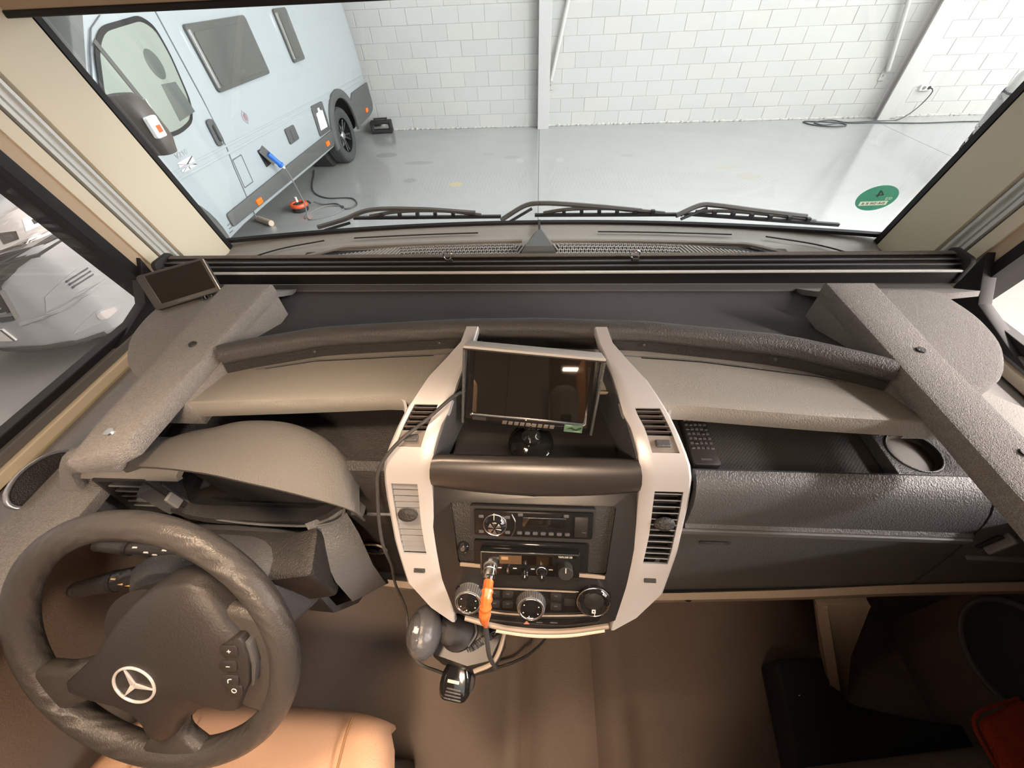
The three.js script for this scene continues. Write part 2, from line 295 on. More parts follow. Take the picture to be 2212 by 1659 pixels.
// columns and their braces
function column(x0, x1) {
  const t = shell('column');
  mesh('flange', span(x0, x1, 0, 6, -7.985, -7.965, 0.003), M.hallSteel, t); mesh('web', span((x0 + x1) / 2 - 0.006, (x0 + x1) / 2 + 0.006, 0, 6, -8.13, -7.985), M.hallSteel, t); mesh('flange', span(x0, x1, 0, 6, -8.148, -8.13), M.hallSteel, t);
  return t;
}
column(-0.02, 0.17); 
{ const t = column(5.69, 5.88); mesh('downpipe_casing', span(5.885, 6.04, 0, 6, -8.148, -8.06, 0.01), M.hallSteel, t); }
for (const [a, b, lab] of [[[0.19, 0.66, -8.09], [1.35, 5.6, -8.09], 'white steel wall brace slanting up from the middle column'], [[5.52, 0.64, -8.09], [4.1, 5.6, -8.09], 'white steel wall brace slanting up beside the far column']]) {
  const t = thing('wall_brace', lab, 'brace', 'steel braces on the block wall');
  mesh('tube', rod(a, b, 0.032, 16), M.hallSteel, t); mesh('end_plate', box(0.09, 0.16, 0.012, a[0], a[1] - 0.05, -8.137), M.hallSteel, t); mesh('bolt', rod([a[0], a[1] - 0.06, -8.14], [a[0], a[1] - 0.06, -8.115], 0.012, 6), M.satinMetal, t);
  settle(t);
}
{ // socket on the wall, its lead and the coil on the floor
  const t = thing('power_socket', 'white double power socket low on the block wall', 'socket');
  mesh('back_plate', span(6.2, 6.38, 0.36, 0.44, ZW, -8.115, 0.008), M.whitePlastic, t);
  for (const x of [6.25, 6.33]) mesh('socket_outlet', rod([x, 0.40, -8.116], [x, 0.40, -8.108], 0.024, 20), x > 6.3 ? M.blackMatte : M.cableGrey, t);
  settle(t);
  const pts = [[6.33, 0.40, -8.10], [6.36, 0.38, -8.05], [6.3, 0.2, -8.03], [6.02, 0.02, -7.93], [5.6, 0.008, -7.9], [5.1, 0.008, -7.86], [4.75, 0.008, -7.95], [4.5, 0.008, -7.98], [4.55, 0.008, -7.78], [4.85, 0.012, -7.62], [5.05, 0.012, -7.68], [5.0, 0.014, -7.8], [4.7, 0.014, -7.72], [4.62, 0.014, -7.85], [4.95, 0.014, -8.0], [5.15, 0.01, -7.84], [5.6, 0.008, -7.8], [6.2, 0.008, -7.72], [6.9, 0.008, -7.74], [7.4, 0.008, -7.7]];
  tag(mesh('power_cable', tube(pts, 0.009, 160, 6), M.cable), 'dark power cable from the wall socket coiled on the hall floor', 'cable');
}
{ // work lamp by the wall behind the van
  const t = thing('work_light', 'black boxy work light standing by the wall behind the van', 'work light');
  const F = frame([-2.83, 0, -8.0], [1, 0, -0.12], [0, 1, 0]);
  mesh('housing', plate(F, roundRect(-0.19, 0.01, 0.18, 0.19, 0.015), -0.08, 0.07, 0.008, [roundRect(-0.15, 0.06, 0.13, 0.145, 0.01)]), M.blackMatte, t);
  mesh('reflector', plate(F, roundRect(-0.145, 0.065, 0.125, 0.14, 0.008), 0.02, 0.04, 0.002), M.chrome, t);
  mesh('handle', merge([rod(F.at(-0.12, 0.22, 0), F.at(0.12, 0.22, 0), 0.012, 10), rod(F.at(-0.1, 0.17, 0), F.at(-0.1, 0.22, 0), 0.012, 10), rod(F.at(0.1, 0.17, 0), F.at(0.1, 0.22, 0), 0.012, 10)]), M.blackMatte, t);
  mesh('foot', plate(F, roundRect(-0.18, 0, -0.15, 0.02, 0.003), -0.07, 0.06), M.blackMatte, t); mesh('foot', plate(F, roundRect(0.14, 0, 0.17, 0.02, 0.003), -0.07, 0.06), M.blackMatte, t);
  settle(t);
}

// ================================================================ vehicles in the hall
const sta = [[-1.74, 0.45, 0.36, 0.80], [-1.77, 0.60, 0.32, 0.90], [-1.84, 0.76, 0.30, 1.02], [-1.98, 0.90, 0.28, 1.13], [-2.2, 0.975, 0.27, 1.20], [-2.45, 1.01, 0.27, 1.27], [-2.9, 1.02, 0.28, 1.64], [-3.35, 1.02, 0.29, 2.14], [-3.6, 1.02, 0.3, 2.38], [-4.0, 1.02, 0.3, 2.56], [-5.4, 1.02, 0.29, 2.6], [-7.0, 1.02, 0.3, 2.6], [-7.65, 1.01, 0.31, 2.58], [-7.84, 0.985, 0.33, 2.5], [-7.93, 0.93, 0.4, 2.38]];
const ringT = [];                                                    // [share of the half width taken off, share of the height]
function hullRing(z, hw, y0, top) {
  const L = []; const tum = (y) => (y > 1.1 ? 0.09 * (y - 1.1) / 1.25 : 0);
  const h = top - y0;
  for (const [ins, t] of [[0.10, 0], [0.03, 0.02], [0, 0.06], [0, 0.2], [0, 0.33], [0, 0.42], [0, 0.6], [0, 0.78], [0.02, 0.88], [0.07, 0.95], [0.16, 0.985], [0.34, 1], [0.7, 1.008]]) { const y = y0 + h * t; L.push([hw * (1 - ins) - tum(y), y]); }
  const out = []; for (const [x, y] of L) out.push([x, y, z]); out.push([0, top + 0.01, z]); for (const [x, y] of L.slice().reverse()) out.push([-x, y, z]); out.push([0, y0, z]);
  return out;
}
function hull(arches) {
  const zs = []; for (let i = 0; i < sta.length - 1; i++) for (let k = 0; k < 4; k++) zs.push(lerp(sta[i][0], sta[i + 1][0], k / 4)); zs.push(sta.at(-1)[0]);
  const tab = sta.slice().sort((a, b) => a[0] - b[0]);
  const g = finish(skin(zs.map((z) => hullRing(z, ...interp(tab, z)))), 0.5);
  const ev = new Evaluator(); ev.attributes = ['position', 'normal', 'uv'];
  let brush = new Brush(g); brush.updateMatrixWorld();
  for (const [z, y, r] of arches) { const b = new Brush(finish(new THREE.CylinderGeometry(r, r, 0.5, 40).rotateZ(Math.PI / 2).translate(0.95, y, z))); b.updateMatrixWorld(); brush = ev.evaluate(brush, b, SUBTRACTION); }
  const o = brush.geometry; o.clearGroups?.(); return o;
}
const noseZ = (dx) => { const t = sta.slice(0, 7).map((s) => [s[1], s[0]]); return interp(t, Math.abs(dx))[0]; };
const flankX = (y) => 1.02 - (y > 1.1 ? 0.09 * (y - 1.1) / 1.25 : 0);
// panel on the flank: outline as [z, y]
function flank(pts, e0, e1, bevel = 0.003, holes = []) {
  const F = frame([0, 0, 0], [0, 0, -1], [0, 1, 0]);                 // u = -z, v = y, n = +x
  const mp = (p) => p.map(([z, y]) => [-z, y]);
  const g = plate(F, mp(pts), e0, e1, bevel, holes.map(mp)), p = g.attributes.position;
  for (let i = 0; i < p.count; i++) p.setX(i, p.getX(i) + flankX(p.getY(i)));
  return g;
}
// panel on the rounded nose: outline as [dx, y], wrapped round the plan curve
function nosePanel(pts, e0, e1, n = 10) {
  const P = []; const ys = pts.map((p) => p[1]), xs = pts.map((p) => p[0]); const y0 = Math.min(...ys), y1 = Math.max(...ys);
  const cut = (y) => { const hit = []; for (let i = 0; i < pts.length; i++) { const a = pts[i], b = pts[(i + 1) % pts.length]; if ((a[1] <= y && b[1] > y) || (b[1] <= y && a[1] > y)) hit.push(lerp(a[0], b[0], (y - a[1]) / (b[1] - a[1]))); } return [Math.min(...hit), Math.max(...hit)]; };
  for (let r = 0; r <= n; r++) { const y = lerp(y0 + 1e-4, y1 - 1e-4, r / n), [a, b] = cut(y), row = []; for (let c = 0; c <= n; c++) { const dx = lerp(a, b, c / n), z = noseZ(dx), s = (noseZ(dx + 0.01) - noseZ(dx - 0.01)) / 0.02, l = Math.hypot(1, s); row.push([dx - s / l * e1, y, z + e1 / l]); } P.push(row); }
  return sheet(P, e1 - e0, null, false);
}
function wheelOn(t, z, x, pale) {
  const F = frame([x, 0.345, z], [0, 0, -1], [0, 1, 0]);
  const tire = mesh('tyre', turned(F, 0, 0, [[0.215, -0.10], [0.25, -0.115], [0.31, -0.115], [0.338, -0.095], [0.345, -0.05], [0.345, 0.05], [0.338, 0.085], [0.31, 0.105], [0.25, 0.105], [0.215, 0.09]], 48), M.tyre, t);
  for (const h of [-0.06, -0.02, 0.02, 0.06]) mesh('tread_rib', new THREE.TorusGeometry(0.343, 0.006, 6, 48).translate(0, 0, h).applyMatrix4(F.m), M.tyre, tire);
  const rim = mesh('rim', turned(F, 0, 0, [[0.22, 0.095], [0.222, 0.06], [0.20, 0.02], [0.19, -0.04]], 40), pale ? M.whitePlastic : M.blackGloss, t);
  for (let k = 0; k < 10; k++) { const a = k / 10 * 2 * Math.PI + (k % 2 ? 0.12 : -0.12); mesh('spoke', bar(F.at(0.04 * Math.cos(a), 0.04 * Math.sin(a), 0.045), F.at(0.205 * Math.cos(a), 0.205 * Math.sin(a), 0.07), 0.026, 0.02, F.n.toArray(), 0.006), pale ? M.whitePlastic : M.blackGloss, rim); }
  mesh('hub_cap', turned(F, 0, 0, [[0, 0.07], [0.04, 0.066], [0.055, 0.05], [0.055, 0.0]], 24), M.satinMetal, rim);
  mesh('brake_disc', turned(F, 0, 0, [[0, 0.0], [0.15, 0.0], [0.15, -0.03]], 30), M.hallDark, rim);
}
{
  const t = thing('campervan', 'pale grey panel-van camper parked by the block wall', 'van');
  const body = mesh('body', hull([[-6.5, 0.37, 0.43], [-2.72, 0.38, 0.45]]), M.van, t, { raw: true });
  mesh('wheel_well', new THREE.CylinderGeometry(0.44, 0.44, 0.3, 36, 1, false).rotateZ(Math.PI / 2).translate(0.62, 0.37, -6.5), M.blackMatte, t);
  mesh('wheel_well', new THREE.CylinderGeometry(0.46, 0.46, 0.3, 36, 1, false).rotateZ(Math.PI / 2).translate(0.62, 0.38, -2.72), M.whitePlastic, t);
  wheelOn(t, -6.5, 0.895, false); wheelOn(t, -2.72, 0.9, true);
  // camper windows in dark frames
  const win = (z0, z1, y0, y1, n) => { const w = mesh('camper_window', flank(roundRect(z1, y0, z0, y1, 0.03), 0.0, 0.028, 0.008), M.vanGlass, t);
    mesh('window_pane', flank(roundRect(z1 + 0.03, y0 + 0.035, z0 - 0.06, y1 - 0.05, 0.03), 0.026, 0.034, 0.003), M.vanGlass, w);
    mesh('edge_trim', flank(roundRect(z0 - 0.035, y0 + 0.03, z0 - 0.008, y1 - 0.03, 0.008), 0.024, 0.04, 0.004), M.chrome, w); };
  win(-4.09, -5.03, 1.29, 1.74); win(-5.63, -5.93, 1.295, 1.75);
  // cab door: glass, seal, seams
  const dw = roundPoly([[-2.93, 1.45], [-3.15, 1.70], [-3.30, 1.79], [-3.70, 1.82], [-3.79, 1.76], [-3.79, 1.60], [-3.71, 1.30], [-3.60, 1.18], [-3.41, 1.15], [-3.0, 1.17], [-2.86, 1.25]], 0.07);
  mesh('door_window_seal', flank(dw, 0, 0.01, 0.003), M.rubber, t);
  const inner = dw.map(([z, y]) => [-3.4 + (z + 3.4) * 0.93, 1.48 + (y - 1.48) * 0.91]);
  const dg = mesh('door_window', flank(inner, 0.008, 0.014, 0.001), M.vanCabGlass, t);
  mesh('quarter_light_bar', flank([[-3.16, 1.72], [-3.19, 1.74], [-3.30, 1.20], [-3.265, 1.19]], 0.012, 0.02, 0.002), M.vanPlastic, dg);
  mesh('headrest', flank(ellipsePts(-3.56, 1.56, 0.07, 0.09, 18), 0.013, 0.0155, 0.0005), mat('vanSeat', lin(0.10, 0.11, 0.10), 0.4), dg);
  mesh('seat_back', flank([[-3.46, 1.22], [-3.68, 1.24], [-3.66, 1.44], [-3.5, 1.45]], 0.013, 0.0155, 0.0005), M.vanSeat, dg);
  const seam = (pts, w = 0.006) => mesh('panel_gap', flank(pts.map((p) => [p[0] + w, p[1]]).concat(pts.slice().reverse().map((p) => [p[0] - w, p[1]])), -0.003, 0.003, 0), M.seam, t);
  seam([[-3.37, 1.84], [-3.23, 1.785], [-3.11, 1.685], [-2.90, 1.48], [-2.86, 1.2]]); seam([[-3.89, 1.83], [-3.865, 1.3], [-3.835, 0.93], [-3.80, 0.78], [-3.765, 0.53], [-3.75, 0.33]]);
  const loop = (a) => { for (let i = 0; i < a.length; i++) { const p = a[i], q = a[(i + 1) % a.length], d = [q[0] - p[0], q[1] - p[1]], l = Math.hypot(...d), n = [-d[1] / l * 0.004, d[0] / l * 0.004]; mesh('filler_flap_gap', flank([[p[0] + n[0], p[1] + n[1]], [q[0] + n[0], q[1] + n[1]], [q[0] - n[0], q[1] - n[1]], [p[0] - n[0], p[1] - n[1]]], -0.003, 0.003, 0), M.seam, t); } };
  loop([[-3.83, 0.83], [-3.98, 0.83], [-3.96, 0.595], [-3.80, 0.595]]);
  mesh('crease', flank([[-2.95, 0.97], [-2.95, 0.955], [-7.85, 0.855], [-7.85, 0.87]], 0, 0.007, 0.003), M.van, t);
  mesh('crease', flank([[-2.95, 0.92], [-2.95, 0.90], [-7.85, 0.80], [-7.85, 0.815]], 0, 0.006, 0.003), M.van, t);
  const hd = mesh('door_handle', flank(roundPoly([[-3.735, 1.165], [-3.835, 1.16], [-3.83, 0.965], [-3.72, 0.965]], 0.04), 0, 0.02, 0.008), M.vanPlastic, t);
  mesh('grip', flank(roundPoly([[-3.765, 1.12], [-3.80, 1.12], [-3.80, 1.0], [-3.76, 1.0]], 0.015), 0.015, 0.045, 0.01), M.vanPlastic, hd); mesh('lock', flank(ellipsePts(-3.785, 0.985, 0.012, 0.012, 12), 0.018, 0.026, 0.002), M.satinMetal, hd);
  // badge and lettering on the door
  const badge = mesh('badge', flank([[-4.25, 1.085], [-4.295, 1.12], [-4.34, 1.085], [-4.34, 1.045], [-4.295, 1.005], [-4.25, 1.045]], 0, 0.004, 0.001, [[[-4.262, 1.08], [-4.295, 1.107], [-4.328, 1.08], [-4.328, 1.05], [-4.295, 1.02], [-4.262, 1.05]]]), mat('badgeGrey', lin(0.30, 0.29, 0.31), 0.5), t);
  for (const d of [0, 0.015, -0.015]) mesh('badge_bar', flank([[-4.288 + d, 1.09], [-4.296 + d, 1.09], [-4.302 + d, 1.035], [-4.294 + d, 1.035]], 0, 0.004, 0.0005), mat('badgeRed', lin(0.38, 0.22, 0.24), 0.5), badge);
  const vtex = canvasTex(256, 128, (c, w, h) => { c.fillStyle = '#000'; c.fillRect(0, 0, w, h); c.fillStyle = '#fff'; c.font = '88px sans-serif'; c.textAlign = 'center'; c.fillText('V210', w / 2, 96); });
  const flag = canvasTex(256, 160, (c, w, h) => { c.fillStyle = '#e8e8ea'; c.fillRect(0, 0, w, h); c.save(); c.translate(w / 2, h / 2); for (const a of [0.5, -0.5]) { c.save(); c.rotate(a); c.fillStyle = '#3c3338'; c.fillRect(-8, -12, 170, 20); c.fillRect(-170, 6, 168, 8); c.restore(); } c.fillStyle = '#4a3a42'; c.fillRect(-10, 0, 18, 90); c.fillStyle = '#b08a94'; c.fillRect(-120, -8, 110, 10); c.restore(); });
  const S = frame([1.0225, 0, 0], [0, 0, -1], [0, 1, 0]);
  mesh('model_lettering', printSheet(S, 3.2, 1.005, 3.39, 1.075, 0.0005), mat('vanLetter', lin(0.30, 0.32, 0.33), 0.4, { alphaMap: vtex, transparent: true }), t, { keepUV: true });
  mesh('flag_sticker', printSheet(S, 3.2, 0.93, 3.385, 1.0, 0.0008), mat('vanFlag', 0xffffff, 0.35, { map: flag }), t, { keepUV: true });
  // lower flank: sill stripes, side markers, service flaps
  mesh('sill_cladding', flank(roundPoly([[-3.375, 0.40], [-3.38, 0.52], [-4.5, 0.53], [-6.03, 0.535], [-6.0, 0.44, 0.1], [-5.93, 0.375]], 0.03), 0, 0.022, 0.006), M.vanPlastic, t);
  mesh('rear_cladding', flank(roundPoly([[-6.93, 0.68], [-7.05, 0.76], [-7.8, 0.77], [-7.83, 0.42, 0.12], [-7.6, 0.36, 0.1], [-6.95, 0.34]], 0.02), 0, 0.02, 0.006), M.vanPlastic, t);
  const archTrim = (z, y, r0, r1, a0, a1, m) => { const o = []; for (let k = 0; k <= 20; k++) { const a = lerp(a0, a1, k / 20); o.push([z + r1 * Math.cos(a), y + r1 * Math.sin(a)]); } for (let k = 20; k >= 0; k--) { const a = lerp(a0, a1, k / 20); o.push([z + r0 * Math.cos(a), y + r0 * Math.sin(a)]); } mesh('wheel_arch_trim', flank(o, -0.01, 0.03, 0.008), m, t); };
  archTrim(-6.5, 0.37, 0.425, 0.53, -0.15, Math.PI + 0.12, M.vanPlastic); archTrim(-2.72, 0.38, 0.445, 0.53, 0.2, Math.PI + 0.15, M.vanPlastic);
  for (const [z, y] of [[-3.875, 0.437], [-5.735, 0.446], [-7.454, 0.46]]) { const m = mesh('side_marker', flank(roundRect(z - 0.05, y - 0.027, z + 0.05, y + 0.027, 0.01), 0.018, 0.035, 0.005), M.orangeLamp, t); mesh('lens_bar', flank([[z - 0.04, y - 0.003], [z + 0.04, y - 0.003], [z + 0.04, y + 0.003], [z - 0.04, y + 0.003]], 0.034, 0.038, 0.001), M.orangeLamp, m); }
  const vf = mesh('vent_flap', flank(roundPoly([[-4.87, 0.82], [-5.09, 0.815], [-5.10, 0.67], [-4.87, 0.67]], 0.02), 0, 0.018, 0.005), M.vanPlastic, t); mesh('flap_rib', flank([[-4.96, 0.79], [-4.975, 0.79], [-4.975, 0.69], [-4.96, 0.69]], 0.016, 0.024, 0.002), M.vanPlastic, vf);
  const tf = mesh('service_door_frame', flank(roundPoly([[-5.65, 0.875], [-6.0, 0.865], [-5.98, 0.545], [-5.63, 0.55]], 0.03), 0, 0.014, 0.004, [roundPoly([[-5.72, 0.79], [-5.79, 0.79], [-5.79, 0.83], [-5.88, 0.825], [-5.88, 0.79], [-5.95, 0.785], [-5.94, 0.59], [-5.69, 0.60]], 0.012)]), M.vanPlastic, t);
  mesh('service_door', flank(roundPoly([[-5.66, 0.865], [-5.99, 0.855], [-5.97, 0.555], [-5.64, 0.56]], 0.03), -0.004, 0.004, 0.001), M.whitePlastic, tf); mesh('lock', flank(ellipsePts(-5.69, 0.77, 0.012, 0.012, 12), 0.012, 0.02, 0.002), M.satinMetal, tf);
  // hook-up flap lifted, with its dark opening
  mesh('hookup_opening', flank(roundPoly([[-4.24, 0.79], [-4.37, 0.785], [-4.40, 0.63], [-4.27, 0.625]], 0.01), 0, 0.004, 0.001), M.blackMatte, t);
  mesh('hookup_flap', bar([1.024, 0.79, -4.305], [1.095, 0.655, -4.345], 0.008, 0.125, [0, 0, 1], 0.003), M.vanPlastic, t);
  for (const [z, y] of [[-3.36, 0.44], [-3.36, 0.41], [-3.34, 0.38]]) mesh('sill_vent_line', flank([[z + 0.03, y], [z - 0.02, y], [z - 0.02, y - 0.005], [z + 0.03, y - 0.005]], 0, 0.003, 0), M.seam, t);
  // windscreen and nose
  const tab = sta.slice().sort((a, b) => a[0] - b[0]), P = [];
  for (let r = 0; r <= 12; r++) { const z = lerp(-2.54, -3.5, r / 12), ring = hullRing(z, ...interp(tab, z)); const R2 = []; for (let c = 0; c <= 20; c++) { const f = 13 - 4.9 * Math.abs(c / 10 - 1), a = Math.floor(f), b = Math.min(a + 1, 13), u = f - a, x = lerp(ring[a][0], ring[b][0], u), y = lerp(ring[a][1], ring[b][1], u); R2.push([(c < 10 ? 1 : -1) * (x + 0.006), y + 0.004, z + 0.004]); } P.push(R2); }
  mesh('windscreen', sheet(P, 0.006, null, true), M.vanGlass, t);
  mesh('screen_sticker', box(0.05, 0.004, 0.05, 0.70, 1.905, -3.12), M.whitePlastic, t);
  const q = (n, pts, e0, e1, m, par = t) => mesh(n, nosePanel(pts, e0, e1), m, par);
  q('grille_surround', [[0.30, 0.58], [0.62, 0.60], [0.70, 0.78], [0.84, 0.875], [0.982, 0.93], [0.98, 0.975], [0.80, 0.945], [0.3, 0.93]], -0.02, 0.012, M.vanPlastic);
  for (let k = 0; k < 5; k++) q('grille_bar', [[0.3, 0.62 + k * 0.032], [0.61, 0.62 + k * 0.032], [0.625, 0.632 + k * 0.032], [0.3, 0.632 + k * 0.032]], 0.01, 0.022, M.satinMetal);
  q('grille_trim', [[0.62, 0.58], [0.635, 0.58], [0.70, 0.76], [0.685, 0.77]], -0.01, 0.018, M.chrome);
  const hl = q('headlight', [[0.66, 0.955], [0.80, 1.06], [0.90, 1.125], [0.965, 1.14], [0.985, 1.10], [0.985, 0.99], [0.90, 0.965], [0.80, 0.945]], -0.02, 0.012, M.headlamp);
  for (const [a, b] of [[0.78, 1.0], [0.87, 1.02], [0.94, 1.05]]) { q('lamp_reflector', [[a - 0.03, b - 0.03], [a + 0.02, b - 0.025], [a + 0.03, b + 0.02], [a - 0.02, b + 0.03]], 0.01, 0.016, M.chrome, hl); q('lamp_bezel', [[a - 0.012, b - 0.012], [a + 0.01, b - 0.012], [a + 0.012, b + 0.01], [a - 0.01, b + 0.012]], 0.014, 0.02, M.vanPlastic, hl); }
  q('lamp_strip', [[0.66, 0.935], [0.98, 0.972], [0.98, 0.985], [0.66, 0.95]], 0.006, 0.016, M.chrome);
  q('bumper_pocket', [[0.76, 0.575], [0.93, 0.615], [0.965, 0.70], [0.93, 0.745], [0.80, 0.66]], -0.01, 0.005, M.van);
  for (let k = 0; k < 3; k++) q('pocket_slot', [[0.895, 0.658 + k * 0.022], [0.945, 0.675 + k * 0.022], [0.945, 0.684 + k * 0.022], [0.895, 0.667 + k * 0.022]], 0.002, 0.0065, M.seam);
  q('bumper_edge', [[0.60, 0.52], [0.80, 0.55], [0.955, 0.61], [0.955, 0.625], [0.80, 0.57], [0.60, 0.54]], 0, 0.01, M.van);
  q('fog_lamp', [[0.885, 0.42], [0.905, 0.405], [0.93, 0.42], [0.93, 0.45], [0.905, 0.465], [0.885, 0.45]], 0, 0.008, M.headlamp);
  q('fog_pocket', [[0.76, 0.385], [0.93, 0.39], [0.955, 0.44], [0.9, 0.48], [0.8, 0.42]], -0.01, 0.004, M.van);
  q('number_plate', [[0.2, 0.42], [0.49, 0.42], [0.49, 0.51], [0.2, 0.51]], 0, 0.012, M.whitePlastic); q('plate_edge', [[0.475, 0.42], [0.485, 0.42], [0.485, 0.51], [0.475, 0.51]], 0.01, 0.014, M.seam);
  for (const a of [0.40, 0.52]) q('lower_slot', [[a, 0.555], [a + 0.08, 0.56], [a + 0.09, 0.59], [a + 0.01, 0.59]], 0, 0.006, M.seam);
  q('lower_lip', [[0.3, 0.33], [0.86, 0.315], [0.86, 0.335], [0.3, 0.35]], 0, 0.012, M.vanPlastic);
  // door mirror with two stems
  const mr = mesh('mirror_housing', skin([0, 0.25, 0.6, 0.85, 1].map((s, i) => { const y = lerp(1.17, 1.50, s), k = [0.7, 1, 1, 0.95, 0.65][i]; return Array.from({ length: 16 }, (_, j) => { const a = j / 16 * 2 * Math.PI; return [1.235 + lerp(0.05, -0.02, s) + 0.115 * k * Math.sign(Math.cos(a)) * Math.abs(Math.cos(a)) ** 0.6, y, -2.83 + 0.085 * k * Math.sign(Math.sin(a)) * Math.abs(Math.sin(a)) ** 0.7 + lerp(-0.02, -0.03, s)]; }); })), mat('mirrorPlastic', lin(0.075, 0.062, 0.055), 0.45), t, { crease: 0.9 });
  mesh('indicator_lens', span(1.345, 1.385, 1.27, 1.39, -2.86, -2.775, 0.012), M.whitePlastic, mr); mesh('lens_mark', span(1.38, 1.388, 1.30, 1.34, -2.84, -2.80, 0.003), M.orangePlastic, mr);
  mesh('mirror_glass', span(1.15, 1.31, 1.22, 1.46, -2.945, -2.935, 0.004), M.headlamp, mr);
  for (const y of [1.22, 1.42]) mesh('mirror_arm', bar([1.0, y - 0.02, -2.85], [1.14, y, -2.84], 0.05, 0.035, [0, 1, 0], 0.012), M.mirrorPlastic, t);
  t.position.set(-3.87, 0, 0); void body;
  // move origin to the van's middle
  for (const k of t.children) k.position.z += 4.84; t.position.z = -4.84;
}
{ // hook-up plug, its lead and the reel
  const t = thing('hookup_plug', 'blue camping plug with its grey lead hanging from the van flap', 'plug');
  mesh('plug_body', rod([-2.80, 0.735, -4.32], [-2.745, 0.60, -4.385], 0.026, 16), M.blue, t); mesh('plug_collar', rod([-2.753, 0.62, -4.375], [-2.748, 0.607, -4.38], 0.032, 16), M.blue, t);
  mesh('cable_gland', rod([-2.745, 0.60, -4.385], [-2.735, 0.575, -4.397], 0.017, 14, 0.012), M.whitePlastic, t);
  mesh('lead', tube([[-2.735, 0.575, -4.397], [-2.73, 0.50, -4.42], [-2.735, 0.35, -4.46], [-2.745, 0.15, -4.50], [-2.76, 0.012, -4.48], [-2.70, 0.008, -4.41], [-2.5, 0.008, -4.52], [-2.40, 0.008, -4.66], [-2.42, 0.008, -4.78], [-2.66, 0.008, -4.78], [-2.80, 0.008, -4.56], [-2.78, 0.008, -4.44]], 0.008, 110, 6), M.cableGrey, t);
  settle(t);
  const r = thing('cable_reel', 'orange cable reel lying on the floor beside the van', 'cable reel'), F = frame([-2.945, 0, -4.70], [1, 0, 0], [0, 0, -1]);
  mesh('drum', turned(F, 0, 0, [[0.0, 0.0], [0.095, 0.0], [0.1, 0.015], [0.09, 0.02], [0.09, 0.05], [0.1, 0.06], [0.095, 0.075], [0, 0.08]], 30), M.blackMatte, r);
  mesh('orange_flange', turned(F, 0, 0, [[0.07, 0.055], [0.10, 0.053], [0.105, 0.07], [0.098, 0.088], [0.07, 0.09], [0.07, 0.055]], 36), M.orangePlastic, r);
  mesh('reel_knob', rod([-2.985, 0.075, -4.76], [-2.985, 0.135, -4.76], 0.014, 14), M.whitePlastic, r); mesh('handle', tube([[-2.88, 0.075, -4.76], [-2.85, 0.075, -4.775], [-2.825, 0.06, -4.76]], 0.012, 12, 8), M.blackMatte, r);
  settle(r);
  tag(mesh('reel_cable', tube([[-2.80, 0.06, -4.80], [-2.72, 0.01, -4.84], [-2.55, 0.008, -4.86], [-2.36, 0.008, -4.70], [-2.27, 0.008, -4.80], [-2.40, 0.008, -5.02], [-2.75, 0.008, -5.05], [-2.98, 0.008, -5.22], [-3.15, 0.008, -5.55], [-3.25, 0.008, -5.85], [-3.35, 0.008, -6.1]], 0.009, 110, 6), M.cable), 'black cable running from the reel under the van', 'cable');
  tag(mesh('wooden_chock', rod([-3.33, 0.033, -4.40], [-3.10, 0.033, -4.27], 0.033, 20), mat('paleWood', lin(0.55, 0.44, 0.33), 0.7)), 'short pale round bar lying under the van sill', 'bar');
}
